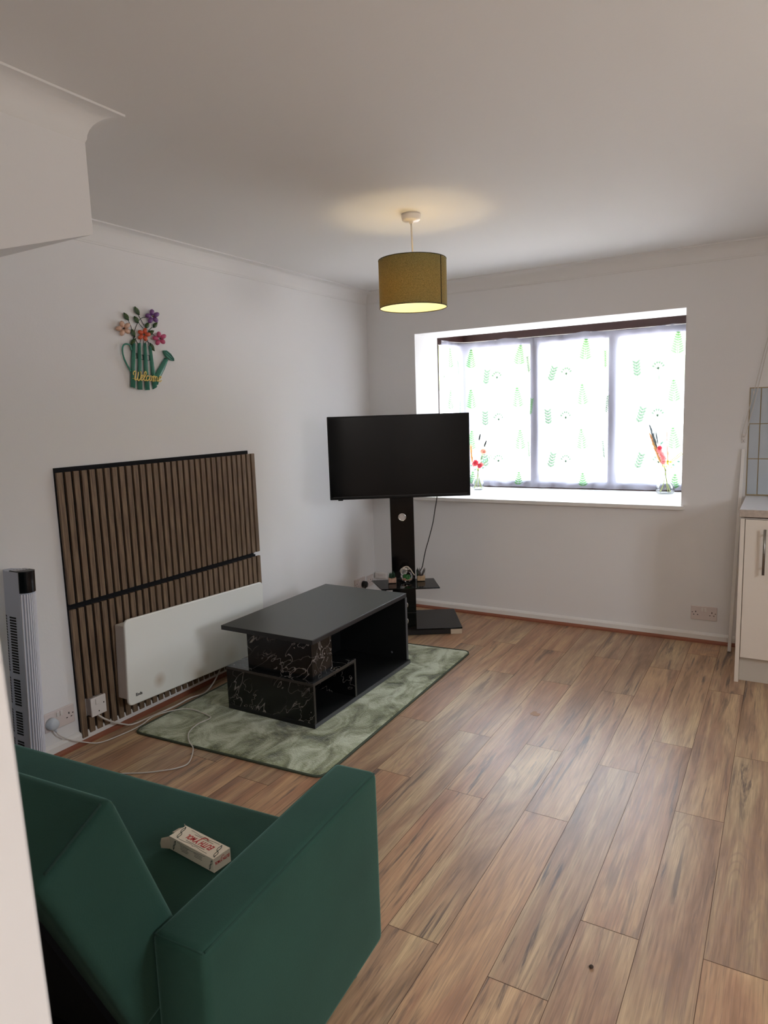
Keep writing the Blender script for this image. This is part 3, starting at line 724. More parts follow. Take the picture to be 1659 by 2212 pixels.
tube(bm, [(0.02*math.cos(2*PI*i/16), 0.02*math.sin(2*PI*i/16), -0.262) for i in range(16)], 0.0015, 6, closed=True); fin('spider_ring', bm, M_gloss, t)
bm = B(); lathe(bm, [(0.0, -0.245), (0.014, -0.245), (0.019, -0.262), (0.019, -0.29), (0.0, -0.29)][::-1], seg=20); fin('lamp_holder', bm, M_plastic, t)
M_bulb = mat('lit_bulb', srgb(255, 240, 200), 0.4, emis=(1.0, 0.80, 0.46, 1), estr=44.0)
bm = B(); lathe(bm, [(0.0, -0.372), (0.016, -0.368), (0.027, -0.352), (0.030, -0.335), (0.025, -0.312), (0.014, -0.292), (0.013, -0.288)], seg=24, cap=False); fin('bulb', bm, M_bulb, t)

# ------------------------------------------------------------------ television
U = math.radians(31.5); P0 = Vector((0.6751, -0.6324, 0.0))
# local frame of the stand: x along the screen (right), -y towards the viewer
stand = thing('tv_stand', 'black glass corner television stand with column and shelf', 'stand', P0, U)
bm = B(); box(bm, -0.33, 0.315, 0.0, 0.44, 0.036, 0.045); fin('base_plate', bm, M_blackglass, stand, bevel=0.002)
bm = B(); box(bm, -0.25, 0.235, 0.012, 0.40, 0.0, 0.036); fin('base_frame', bm, M_black, stand, bevel=0.003)
for sx in (-0.32, 0.215):
    bm = B(); box(bm, sx if sx < 0 else 0.237, (sx+0.063) if sx < 0 else 0.312, 0.004, 0.05, 0.0, 0.034); fin('foot', bm, mat('beige_foot', srgb(196, 180, 158), 0.5), stand, bevel=0.002)
bm = B(); box(bm, -0.137, 0.014, 0.006, 0.062, 0.045, 1.10); fin('column', bm, M_black, stand, bevel=0.003)
for za, zb in ((0.045, 0.157), (0.160, 0.375), (0.395, 1.08)):
    bm = B(); box(bm, -0.136, 0.013, 0.0, 0.006, za, zb); fin('column_panel', bm, M_gloss_black, stand, bevel=0.0015)
for zr in (0.793, 0.437, 0.212, 0.103):
    r0 = 0.022 if zr > 0.3 else 0.02
    bm = B(); tube(bm, [(-0.062+r0*math.cos(2*PI*i/32), -0.003, zr+r0*math.sin(2*PI*i/32)) for i in range(32)], 0.0045, 8, closed=True)
    rg = fin('cable_ring', bm, M_chrome, stand)
    bm = B(); lathe(bm, [(0.0, 0), (r0-0.002, 0)], seg=28, M=Matrix.Translation((-0.062, -0.0025, zr)) @ Matrix.Rotation(PI/2, 4, 'X'), cap=False); fin('ring_plate', bm, mat('satin_ring_plate', srgb(190, 186, 184), 0.3, metal=0.6) if zr > 0.3 else M_black, rg)
bm = B(); prism(bm, [(-0.272, 0.0), (-0.212, -0.245), (0.148, -0.245), (0.133, 0.0)], 2, 0.377, 0.385); fin('shelf', bm, M_blackglass, stand, bevel=0.002)
bm = B(); box(bm, -0.11, -0.01, -0.18, 0.0, 0.360, 0.377); fin('shelf_bracket', bm, M_black, stand, bevel=0.001)
for x_ in (-0.19,):
    bm = B(); lathe(bm, [(0.008, 0.362), (0.008, 0.377)], c=(x_, -0.22, 0), seg=14); fin('shelf_stud', bm, M_black, stand)
bm = B(); box(bm, -0.16, 0.04, -0.028, 0.006, 1.0, 1.36); fin('screen_bracket', bm, M_black, stand)

tv = thing('television', 'wide flat black television on the corner stand, switched off', 'television', P0, U)
TX0, TX1, TZ0, TZ1, TY = -0.513, 0.369, 0.927, 1.445, -0.08
bm = B(); box(bm, TX0, TX1, TY, TY+0.035, TZ0, TZ1); fin('casing', bm, M_bezel, tv, bevel=0.004)
bm = B(); box(bm, TX0+0.008, TX1-0.008, TY-0.0012, TY+0.002, TZ0+0.019, TZ1-0.009); fin('screen', bm, M_screen, tv)
bm = B(); box(bm, TX0+0.12, TX1-0.12, TY+0.035, TY+0.052, TZ0+0.05, TZ0+0.36); fin('rear_cover', bm, M_black, tv, bevel=0.01)
bm = B(); box(bm, TX0+0.02, TX1-0.02, TY-0.0025, TY, TZ0+0.0165, TZ0+0.018); fin('bottom_trim', bm, M_edge, tv)
bm = B(); box(bm, TX0+0.05, TX0+0.08, TY+0.004, TY+0.028, TZ0-0.006, TZ0); fin('sensor', bm, M_black, tv)
bm = B(); tube(bm, [(0.165, -0.030, 0.95), (0.162, -0.02, 0.908), (0.150, 0.0, 0.83), (0.135, 0, 0.747), (0.105, 0, 0.64), (0.083, 0, 0.567), (0.066, 0.0, 0.49), (0.059, 0.0, 0.46), (0.040, 0.004, 0.425), (0.030, 0.006, 0.395)], 0.0030, 8, smooth_n=5)
tag(fin('power_cable', bm, M_blackcable, loc=P0, rot=(0, 0, U)), 'thin black cable hanging down behind the television', 'cable')

# things on the stand shelf
def on_stand(x, y, z): return P0 + Matrix.Rotation(U, 3, 'Z') @ Vector((x, y, 0)) + Vector((0, 0, z))
M_pebble = mat('orange_white_gravel', srgb(196, 158, 120), 0.8, bump=1.0, bscale=120, var=0.5, vscale=90)
M_terra = mat('pink_gravel', srgb(206, 160, 138), 0.8, bump=1.0, bscale=120, var=0.5, vscale=90)
M_succ = mat('dark_green_succulent', srgb(30, 62, 40), 0.5, var=0.3, vscale=40)
M_succr = mat('purple_tipped_succulent', srgb(60, 50, 50), 0.5, var=0.3, vscale=40)
def spike(bm, p, d, L, r):
    p = Vector(p); d = Vector(d).normalized(); tube(bm, [p, p+d*L*0.5, p+d*L], lambda q: r*(1-q)**0.7+0.0004, 7)
def cube_pot(loc, label, gravel, style):
    t = thing('succulent_pot', label, 'plant', loc, U)
    w_ = 0.027
    bm = B(); box(bm, -w_+0.002, w_-0.002, -w_+0.002, w_-0.002, 0.002, 0.032); fin('gravel', bm, gravel, t, bevel=0.004)
    bm = B()
    for a, b, c_, d in ((-w_, w_, -w_, -w_+0.0015), (-w_, w_, w_-0.0015, w_), (-w_, -w_+0.0015, -w_, w_), (w_-0.0015, w_, -w_, w_)): box(bm, a, b, c_, d, 0, 0.062)
    fin('glass_pot', bm, M_glass, t)
    bm = B(); rr = random.Random(style)
    if style == 1:
        for i in range(11): spike(bm, (rr.uniform(-0.018, 0.018), rr.uniform(-0.018, 0.018), 0.03), (rr.uniform(-0.25, 0.25), rr.uniform(-0.2, 0.2), 1), rr.uniform(0.028, 0.05), 0.0055)
        fin('succulent', bm, M_succ, t)
    else:
        for i in range(14):
            a = rr.uniform(0, 2*PI); k_ = rr.uniform(0.1, 0.6); spike(bm, (0.006*math.cos(a), 0.006*math.sin(a), 0.03), (math.cos(a)*k_, math.sin(a)*k_, 1), rr.uniform(0.04, 0.065), 0.006)
        fin('succulent', bm, M_succr, t)
        bm = B()
        for i in range(6): spike(bm, (-0.02+rr.uniform(-0.004, 0.004), rr.uniform(-0.01, 0.01), 0.03), (rr.uniform(-0.4, 0), rr.uniform(-0.2, 0.2), 1), 0.042, 0.005)
        fin('succulent', bm, M_succ, t)
cube_pot(on_stand(-0.140, -0.085, 0.386), 'small glass pot of short green spiky succulents, left on the stand shelf', M_terra, 1)
cube_pot(on_stand(0.045, -0.055, 0.386), 'small glass pot with tall purple spiky succulent, right on the stand shelf', M_pebble, 2)
t = thing('glass_terrarium', 'round glass terrarium with green plant and white rope on stand shelf', 'terrarium', on_stand(-0.047, -0.09, 0.386), U)
bm = B(); pr = [(0.012, 0.0)] + [(0.042*math.sin(a), 0.040-0.040*math.cos(a)) for a in [PI*i/14 for i in range(2, 12)]] + [(0.020, 0.083), (0.022, 0.088)]
lathe(bm, pr, seg=28, cap=False); fin('glass_bowl', bm, M_glass, t)
bm = B(); rr = random.Random(4)
for i in range(46):
    a = rr.uniform(0, 2*PI); q = rr.uniform(0.0, 0.030)
    bmesh.ops.create_icosphere(bm, subdivisions=1, radius=rr.uniform(0.004, 0.006), matrix=Matrix.Translation((q*math.cos(a), q*math.sin(a), 0.012+q*0.25)) @ Matrix.Diagonal((1.2, 1, 0.8, 1)))
tag(fin('pebbles', bm, M_terra, t, smooth=True), kind='stuff')
bm = B()
for i in range(40):
    a = rr.uniform(0, 2*PI); leafpoly(bm, (rr.uniform(-0.012, 0.012), rr.uniform(-0.02, 0.01), rr.uniform(0.022, 0.045)), (math.cos(a), rr.uniform(-1, 0.2), abs(math.sin(a))), 0.016, 0.010)
fin('plant', bm, mat('fresh_green_leaf', srgb(44, 112, 52), 0.5, var=0.3, vscale=60), t)
bm = B(); tube(bm, [(-0.036, -0.02, 0.062), (-0.036, -0.028, 0.085), (-0.02, -0.03, 0.104), (0.004, -0.03, 0.108), (0.022, -0.032, 0.092), (0.035, -0.034, 0.070), (0.048, -0.034, 0.052)], 0.003, 8, smooth_n=5)
tube(bm, [(0.021*math.cos(2*PI*i/24), -0.0+0.021*math.sin(2*PI*i/24), 0.087) for i in range(24)], 0.0025, 6, closed=True); fin('rope', bm, mat('cream_rope', srgb(196, 180, 164), 0.8), t)

# ------------------------------------------------------------------ sockets, switches, plugs
def socket(label, loc, rot, double=True, w_=None, holes='both', screws=True):
    """face plate in local x-z plane, front towards -y"""
    W_ = 0.146 if double else 0.086
    t = thing('wall_socket', label, 'socket', loc); t.rotation_euler = rot
    bm = B(); box(bm, -W_/2, W_/2, -0.009, 0.0, -0.043, 0.043); fin('face_plate', bm, M_plastic2, t, bevel=0.003)
    cs = ((-0.045, 1), (0.045, 1)) if double else ((0.0, 1),)
    for cx, _ in cs:
        if holes == 'right' and cx < 0: continue
        if holes == 'left' and cx > 0: continue
        bm = B()
        box(bm, cx-0.0022, cx+0.0022, -0.0096, -0.0085, 0.003, 0.012); box(bm, cx-0.0145, cx-0.0075, -0.0096, -0.0085, -0.0125, -0.0085); box(bm, cx+0.0075, cx+0.0145, -0.0096, -0.0085, -0.0125, -0.0085)
        fin('pin_holes', bm, M_hole, t)
    for sx in (-1, 1):
        bm = B(); box(bm, sx*(W_/2-0.009)-0.0028, sx*(W_/2-0.009)+0.0028, -0.0096, -0.0085, 0.001, 0.005); fin('screw', bm, M_hole, t)
    for sx in ((-0.0085, 0.0085) if double else (0.025,)):
        bm = B(); box(bm, sx-0.006, sx+0.006, -0.013, -0.0085, 0.012, 0.034); fin('rocker_switch', bm, M_plastic, t, bevel=0.0015)
    return t
RL = (0, 0, PI/2)                    # faces +x (left wall)
socket('white double socket low on the back wall near the kitchen units', (2.3435, 0.0, 0.1835), (0, 0, 0))
socket('white double socket with grey plug, left of slatted panel', (0.0, -2.737, 0.166), RL, holes='right')
socket('white double socket with black plug, behind the coffee table', (0.0, -0.235, 0.192), RL, holes='left')
socket('single white socket nearest the room corner behind the television', (0.0, -0.088, 0.185), RL, double=False)
t = thing('plug', 'pale grey three-pin plug in the socket left of the slatted panel', 'plug', (0.009, -2.782, 0.160))
bm = B(); lathe(bm, [(0.0, 0.034), (0.017, 0.033), (0.024, 0.027), (0.026, 0.012), (0.026, 0.0), (0, 0)][::-1], seg=28, M=Matrix.Rotation(PI/2, 4, 'Y')); fin('plug_body', bm, M_greyplug, t)
bm = B(); tube(bm, [(0.014, 0.006, -0.024), (0.015, 0.012, -0.040)], lambda q: 0.008-0.004*q, 10); fin('strain_relief', bm, M_greyplug, t)
t = thing('plug', 'black three-pin plug in the socket behind the coffee table', 'plug', (0.009, -0.195, 0.180))
bm = B(); lathe(bm, [(0.0, 0.036), (0.018, 0.034), (0.025, 0.027), (0.027, 0.0), (0, 0)][::-1], seg=28, M=Matrix.Rotation(PI/2, 4, 'Y')); fin('plug_body', bm, M_black, t)
bm = B(); tube(bm, [(0.014, 0.0, -0.024), (0.015, 0.004, -0.044)], lambda q: 0.008-0.004*q, 10); fin('strain_relief', bm, M_black, t)
t = thing('phone_box', 'small white telephone box on the back wall by the corner', 'box', (0.063, 0.0, 0.215))
bm = B(); box(bm, -0.052, 0.052, -0.028, 0.0, -0.024, 0.022); fin('box_body', bm, M_plastic, t, bevel=0.005)
bm = B(); box(bm, -0.022, 0.022, -0.029, -0.027, -0.004, 0.010); fin('cover_panel', bm, M_plastic2, t)
# fused spur cut into the slatted panel
t = thing('fused_switch', 'white single switched outlet set into the slatted panel', 'switch', (0.031, -2.560, 0.162)); t.rotation_euler = RL
bm = B(); box(bm, -0.040, 0.040, -0.010, 0.0, -0.044, 0.044); fin('face_plate', bm, M_plastic, t, bevel=0.003)
bm = B(); box(bm, -0.017, 0.004, -0.014, -0.009, 0.010, 0.036); fin('rocker_switch', bm, M_plastic, t, bevel=0.0015)
bm = B(); box(bm, 0.024, 0.029, -0.0106, -0.0095, 0.004, 0.010); fin('screw', bm, M_hole, t)
bm = B(); box(bm, -0.004, 0.001, -0.0106, -0.0095, -0.028, -0.022); fin('screw', bm, M_hole, t)
bm = B(); box(bm, -0.036, 0.036, 0.0, 0.030, -0.040, 0.040); fin('back_box', bm, M_plastic2, t)

# ------------------------------------------------------------------ slatted wall panels
def slat_panel(label, z0, z1, n, b0, b1, ys, zlist=None, cut=None):
    t = thing('slatted_panel', label, 'wall panel', (0, 0, 0), group=None)
    bm = B()
    if cut: box(bm, 0.0005, 0.009, b0, -2.606, z0+0.01, z1); box(bm, 0.0005, 0.009, -2.520, b1, z0+0.01, z1); box(bm, 0.0005, 0.009, -2.606, -2.520, cut[3], z1); box(bm, 0.0005, 0.009, -2.606, -2.520, z0+0.01, cut[2])
    else: box(bm, 0.0005, 0.009, b0, b1, z0, z1)
    fin('felt_backing', bm, M_felt, t)
    bm = B()
    for k in range(n):
        y0 = ys+0.0405*k; y1 = y0+0.0275
        a, b = (zlist(k) if zlist else (z0, z1))
        if cut and y1 > cut[0] and y0 < cut[1]:
            box(bm, 0.009, 0.0225, y0, y1, a, cut[2]); box(bm, 0.009, 0.0225, y0, y1, cut[3], b)
        else: box(bm, 0.009, 0.0225, y0, y1, a, b)
    fin('slats', bm, M_slat, t, bevel=0.0008, seg=1)
    return t
slat_panel('upper black and walnut slatted panel on the left wall', 0.646, 1.267, 32, -2.645, -1.402, -2.643, lambda k: (0.660, 1.247))
slat_panel('lower slatted panel behind the white heater', 0.035, 0.645, 32, -2.645, -1.388, -2.643, lambda k: (0.032 if k == 0 else 0.044-0.0004*k, 0.634), cut=(-2.606, -2.526, 0.118, 0.206))

# ------------------------------------------------------------------ panel heater (hung slightly out of level)
t = thing('panel_heater', 'long white electric panel heater hung against the slatted panel', 'heater', (0.0, -2.43, 0.538))
t.rotation_euler = (math.radians(-2.3), 0, 0); panel_heater = t
bm = B(); Lh, Hh = 0.985, 0.418
n = 8; rad = 0.026; pts = []
for cx, cz, a0 in ((Lh-rad, -rad, 0), (rad, -rad, PI/2), (rad, -Hh+rad, PI), (Lh-rad, -Hh+rad, 3*PI/2)):
    for i in range(n+1): a = a0+PI/2*i/n; pts.append((cx+rad*math.cos(a), cz+rad*math.sin(a)))
prism(bm, pts, 0, 0.088, 0.104)
def heater_face():
    m = mat('heater_enamel_scorched', srgb(226, 225, 218), 0.35); nt = m.node_tree; N = nt.nodes; L = nt.links; p = N['Principled BSDF']
    tc = N.new('ShaderNodeTexCoord'); cur_ = None
    base = None; val = None
    for (y, z, r, s) in ((0.19, -0.345, 0.045, 0.55), (0.43, -0.375, 0.10, 0.28), (0.50, -0.33, 0.05, 0.2), (0.70, -0.36, 0.07, 0.25)):
        d = N.new('ShaderNodeVectorMath'); d.operation = 'DISTANCE'; d.inputs[1].default_value = (0.104, y, z); L.new(tc.outputs['Object'], d.inputs[0])
        mr = N.new('ShaderNodeMapRange'); mr.inputs[1].default_value = 0.0; mr.inputs[2].default_value = r; mr.inputs[3].default_value = s; mr.inputs[4].default_value = 0; L.new(d.outputs['Value'], mr.inputs[0])
        if val is None: val = mr.outputs[0]
        else:
            ad = N.new('ShaderNodeMath'); ad.operation = 'MAXIMUM'; L.new(val, ad.inputs[0]); L.new(mr.outputs[0], ad.inputs[1]); val = ad.outputs[0]
    mx_ = N.new('ShaderNodeMix'); mx_.data_type = 'RGBA'; mx_.inputs[6].default_value = srgb(238, 238, 232); mx_.inputs[7].default_value = srgb(168, 132, 84)
    L.new(val, mx_.inputs[0]); L.new(mx_.outputs[2], p.inputs['Base Color']); return m
fin('front_panel', bm, heater_face(), t, bevel=0.005, seg=3)
bm = B(); box(bm, 0.024, 0.086, 0.006, Lh-0.03, -Hh+0.03, -0.03); fin('rear_casing', bm, M_plastic, t, bevel=0.004)
bm = B(); text_bm(bm, 'Ends', 0.020, Matrix.Translation((0.1043, 0.062, -Hh+0.045)) @ Matrix(((0, 0, 1, 0), (1, 0, 0, 0), (0, 1, 0, 0), (0, 0, 0, 1))), 0.0003, offset=0.0006); fin('logo', bm, M_black, t)

# ------------------------------------------------------------------ cables on the floor
bm = B(); tube(bm, [(0.024, -2.770, 0.118), (0.026, -2.755, 0.095), (0.030, -2.715, 0.060), (0.045, -2.66, 0.028), (0.075, -2.60, 0.005), (0.10, -2.512, 0.006), (0.11, -2.40, 0.008), (0.10, -2.30, 0.016), (0.150, -2.200, 0.017), (0.215, -2.165, 0.017), (0.345, -2.180, 0.017), (0.373, -2.205, 0.017), (0.365, -2.275, 0.017), (0.395, -2.36, 0.017), (0.46, -2.42, 0.016), (0.52, -2.455, 0.010), (0.585, -2.545, 0.004), (0.575, -2.60, 0.004), (0.535, -2.645, 0.004), (0.475, -2.695, 0.004), (0.38, -2.755, 0.004), (0.33, -2.83, 0.004), (0.36, -2.96, 0.004), (0.42, -3.1, 0.004)], 0.0028, 8, smooth_n=6)
tag(fin('thin_cable', bm, M_cable), 'thin white cable looping from the grey plug over the rug corner', 'cable')
bm = B(); tube(bm, [(0.043, -2.570, 0.120), (0.060, -2.555, 0.100), (0.060, -2.51, 0.065), (0.055, -2.455, 0.030), (0.060, -2.40, 0.006), (0.072, -2.30, 0.006), (0.085, -2.17, 0.006), (0.080, -2.05, 0.006), (0.100, -1.96, 0.006), (0.075, -1.86, 0.03), (0.060, -1.79, 0.08), (0.05, -1.74, 0.13)], 0.0042, 8, smooth_n=6)
Mi = (Matrix.Translation((0.0, -2.43, 0.538)) @ Matrix.Rotation(math.radians(-2.3), 4, 'X')).inverted()
for v in bm.verts: v.co = Mi @ v.co
fin('heater_cable', bm, M_cable, panel_heater)

# ------------------------------------------------------------------ rug
t = thing('rug', 'sage green plush rug under the black coffee table', 'rug', (0, 0, 0))
RC = [Vector((0.125, -2.452)), Vector((1.172, -2.392)), Vector((1.132, -0.772)), Vector((0.10, -0.862))]
def rugpt(u, v): return RC[0]*(1-u)*(1-v)+RC[1]*u*(1-v)+RC[2]*u*v+RC[3]*(1-u)*v
def rugmap(u, v, rc=0.045):
    # squircle the corners
    cu, cv = u*1.03, v*1.62; du = min(cu, 1.03-cu); dv = min(cv, 1.62-cv)
    if du < rc and dv < rc:
        # pull in
        a, b = rc-du, rc-dv; d = math.hypot(a, b); m_ = max(a, b)
        if d > 1e-9:
            k_ = m_/d; na, nb = a*k_, b*k_
            cu = (rc-na) if cu < 0.5 else 1.03-(rc-na); cv = (rc-nb) if cv < 0.8 else 1.62-(rc-nb)
    return rugpt(cu/1.03, cv/1.62)
bm = B(); nu, nv = 110, 170; gr = []
for i in range(nu+1):
    row = []
    for j in range(nv+1):
        u, v = i/nu, j/nv; p = rugmap(u, v); e = min(u*1.03, (1-u)*1.03, v*1.62, (1-v)*1.62)
        z = 0.004+0.0070*min(1, (e/0.02))**0.5
        z += 0.0022*mnoise.noise(Vector((p.x*22, p.y*22, 0)))*min(1, e/0.02)
        row.append(bm.verts.new((p.x, p.y, z)))
    gr.append(row)
for i in range(nu):
    for j in range(nv): f = bm.faces.new((gr[i][j], gr[i+1][j], gr[i+1][j+1], gr[i][j+1])); f.smooth = True
fin('pile', bm, M_rug, t)
bd = [rugmap(i/40, 0) for i in range(40)]+[rugmap(1, i/40) for i in range(40)]+[rugmap(1-i/40, 1) for i in range(40)]+[rugmap(0, 1-i/40) for i in range(40)]
bm = B(); tube(bm, [(p.x, p.y, 0.0052) for p in bd], 0.0055, 8, closed=True); fin('binding', bm, M_rugedge, t)

# ------------------------------------------------------------------ coffee table
t = thing('coffee_table', 'black coffee table with offset marbled boxes, standing on the green rug', 'table', (0, 0, 0.0125))
dz = -0.0125
bm = B(); box(bm, 0.322, 0.884, -2.030, -1.118, 0.407+dz, 0.430+dz); fin('tabletop', bm, M_tabletop, t, bevel=0.001)
bm = B()
# edge band round the top
for a in ((0.8835, 0.8855, -2.030, -1.118), (0.322, 0.884, -2.0315, -2.0295)): box(bm, a[0], a[1], a[2], a[3], 0.4075+dz, 0.4295+dz)
fin('edge_band', bm, M_edged, t)
bm = B(); box(bm, 0.366, 0.888, -1.140, -1.118, 0.036+dz, 0.4068+dz); fin('end_panel', bm, M_tableblack, t, bevel=0.001)
bm = B(); box(bm, 0.366, 0.9, -2.060, -1.118, 0.0131+dz, 0.035+dz); fin('base_board', bm, M_tableblack, t, bevel=0.001)
bm = B(); box(bm, 0.42, 0.43, -1.88, -1.1405, 0.0355+dz, 0.4065+dz); fin('back_panel', bm, M_tableblack, t)
bm = B(); box(bm, 0.8848, 0.8862, -2.029, -1.119, 0.4260+dz, 0.4300+dz); box(bm, 0.8880, 0.8890, -1.139, -1.119, 0.04+dz, 0.405+dz); box(bm, 0.9, 0.901, -2.06, -1.119, 0.0145+dz, 0.0335+dz); fin('edge_highlight', bm, M_edge, t)  # lighter strips painted along the right edges in place of the highlight
# lower marbled box: open towards the right, lined in black
bm = B(); X0, X1, Y0, Y1, Z0, Z1, th = 0.366, 0.900, -2.060, -1.695, 0.0355, 0.233, 0.015
box(bm, X0, X1, Y0, Y0+th, Z0+dz, Z1+dz); box(bm, X0, X1, Y1-th, Y1, Z0+dz, Z1-th+dz); box(bm, X0, X1, Y0+th, Y1, Z1-th+dz, Z1+dz); box(bm, X0, X0+th, Y0+th, Y1-th, Z0+dz, Z1-th+dz)
fin('lower_box', bm, M_marble, t, bevel=0.0008)
bm = B()
for a in ((Y0, Y0+th, Z0, Z1), (Y1-th, Y1, Z0, Z1), (Y0+th, Y1-th, Z1-th, Z1)): box(bm, X1, X1+0.0008, a[0]+0.0005, a[1]-0.0005, a[2]+dz, a[3]+dz)
box(bm, X0, X1, Y0-0.0008, Y0, Z1-0.013+dz, Z1-0.001+dz)
fin('box_edging', bm, mat('grey_marbled_edging', srgb(50, 46, 44), 0.35, var=0.6, vscale=30), t)
# upper marbled box
bm = B(); X0, X1, Y0, Y1, Z0, Z1 = 0.482, 0.874, -2.025, -1.862, 0.2335, 0.4065
box(bm, X0, X1, Y0, Y0+th, Z0+dz, Z1+dz); box(bm, X0, X1, Y1-th, Y1, Z0+dz, Z1+dz); box(bm, X0, X0+th, Y0+th, Y1-th, Z0+dz, Z1+dz); box(bm, X1-th, X1, Y0+th, Y1-th, Z0+dz, Z1+dz)
fin('upper_box', bm, M_marble, t, bevel=0.0008)
for y_, z_ in ((-1.19, 0.07), (-1.19, 0.37)):
    bm = B(); lathe(bm, [(0, 0.002), (0.006, 0.002), (0.007, 0.0)][::-1], seg=14, M=Matrix.Translation((0.79, -1.1405, z_+dz)) @ Matrix.Rotation(PI/2, 4, 'X')); fin('fixing_cap', bm, M_edge, t)

# ------------------------------------------------------------------ sofa
TH = math.radians(4.1)
sofa = thing('sofa', 'dark green velvet sofa bed seen from behind', 'sofa', (1.867, -3.085, 0.0), TH)
# local: x from 0 (right arm outer face) to negative (left), y 0 = front of arm, negative = back
def rbox(name, x0, x1, y0, y1, z0, z1, r, parent, m=None, puff=0.0, M=None, seg=5, sub=0):
    bm = B(); box(bm, x0, x1, y0, y1, z0, z1)
    bmesh.ops.bevel(bm, geom=bm.edges[:], offset=r, segments=seg, profile=0.6, affect='EDGES')
    if puff or M is not None:
        bmesh.ops.subdivide_edges(bm, edges=[e for e in bm.edges if e.calc_length() > 0.12], cuts=7, use_grid_fill=True)
        cx, cy, cz = (x0+x1)/2, (y0+y1)/2, (z0+z1)/2
        for v in bm.verts:
            u_, v_, w_ = (v.co.x-cx)/(x1-x0)*2, (v.co.y-cy)/(y1-y0)*2, (v.co.z-cz)/(z1-z0)*2
            d = Vector((u_, v_, w_)); k_ = puff
            fx = (1-v_*v_)*(1-w_*w_); fy = (1-u_*u_)*(1-w_*w_); fz = (1-u_*u_)*(1-v_*v_)
            v.co += Vector((k_*fx*(1 if u_ > 0.98 else -1 if u_ < -0.98 else 0), k_*fy*(1 if v_ > 0.98 else -1 if v_ < -0.98 else 0), k_*fz*(1 if w_ > 0.98 else -1 if w_ < -0.98 else 0)))
        if M is not None:
            for v in bm.verts: v.co = M @ v.co
    return fin(name, bm, m or M_sofa, parent, smooth=True)
SL = -1.80
for a0 in (-0.122, SL):
    nm = 'armrest'
    arm = rbox(nm, a0, a0+0.122, -0.66, 0.0, 0.075, 0.55, 0.018, sofa, puff=0.004)
    bm = B(); e = 0.003
    for (xa, xb) in ((a0+0.008, a0+0.008), (a0+0.114, a0+0.114)):
        pass
    yy = [-0.652+0.644*i/30 for i in range(31)]
    tube(bm, [(a0+0.117, y, 0.5455) for y in yy], 0.0022, 6); tube(bm, [(a0+0.005, y, 0.5455) for y in yy], 0.0022, 6)
    tube(bm, [(a0+0.005+0.112*i/8, -0.655, 0.5455) for i in range(9)], 0.0022, 6)
    fin('piping', bm, mat('dark_green_piping', srgb(24, 56, 46), 0.9), arm)
seat = rbox('seat', SL+0.124, -0.124, -0.66, -0.088, 0.235, 0.424, 0.030, sofa, puff=0.006)
# seat front roll
rbox('seat_base', SL+0.126, -0.126, -0.62, -0.12, 0.12, 0.235, 0.01, sofa, m=M_lining)
# backrest: thick reclined cushion (profile in local y,z), right end just inside the arm
ca, sa = math.cos(math.radians(21)), math.sin(math.radians(21))
prof_b = [(-0.543, 0.405), (-0.708, 0.838), (-0.862, 0.770), (-0.700, 0.37)]
bm = B(); xs = [SL+0.126, -0.123]
def backsec(x, k=0.0):
    c = Vector((sum(p[0] for p in prof_b)/4, sum(p[1] for p in prof_b)/4)); return [Vector((x, c.x+(p[0]-c.x)*(1-k), c.y+(p[1]-c.y)*(1-k))) for p in prof_b]
A = [bm.verts.new(p) for p in backsec(xs[0])]; Bv = [bm.verts.new(p) for p in backsec(xs[1])]
for i in range(4): bm.faces.new((A[i], A[(i+1) % 4], Bv[(i+1) % 4], Bv[i]))
bm.faces.new(A[::-1]); bm.faces.new(Bv); bmesh.ops.recalc_face_normals(bm, faces=bm.faces)
bmesh.ops.bevel(bm, geom=bm.edges[:], offset=0.022, segments=5, profile=0.6, affect='EDGES')
back = fin('backrest', bm, M_sofa, sofa, smooth=True)
bm = B()
tube(bm, [(xs[1]-0.003, -0.716+(-0.862+0.716)*t_, 0.846+(0.777-0.846)*t_) for t_ in [0.12+0.76*i/20 for i in range(21)]], 0.0028, 6)
fin('seam', bm, mat('green_stitching', srgb(20, 48, 40), 0.9), back)
# black lining behind and below the backrest
bm = B(); prism(bm, [(-0.872, 0.752), (-0.704, 0.352), (-0.665, 0.30), (-0.665, 0.10), (-0.70, 0.10), (-0.712, 0.345), (-0.878, 0.745)], 0, SL+0.13, -0.128); fin('rear_lining', bm, M_lining, sofa)
bm = B(); box(bm, SL+0.13, -0.123, -0.72, -0.64, 0.06, 0.33); fin('rear_frame', bm, M_lining, sofa)
for x_ in (SL+0.06, -0.06):
    for y_ in (-0.60, -0.07):
        bm = B(); lathe(bm, [(0.014, 0.0), (0.022, 0.076)], c=(x_, y_, 0), seg=16); fin('leg', bm, M_black, sofa)

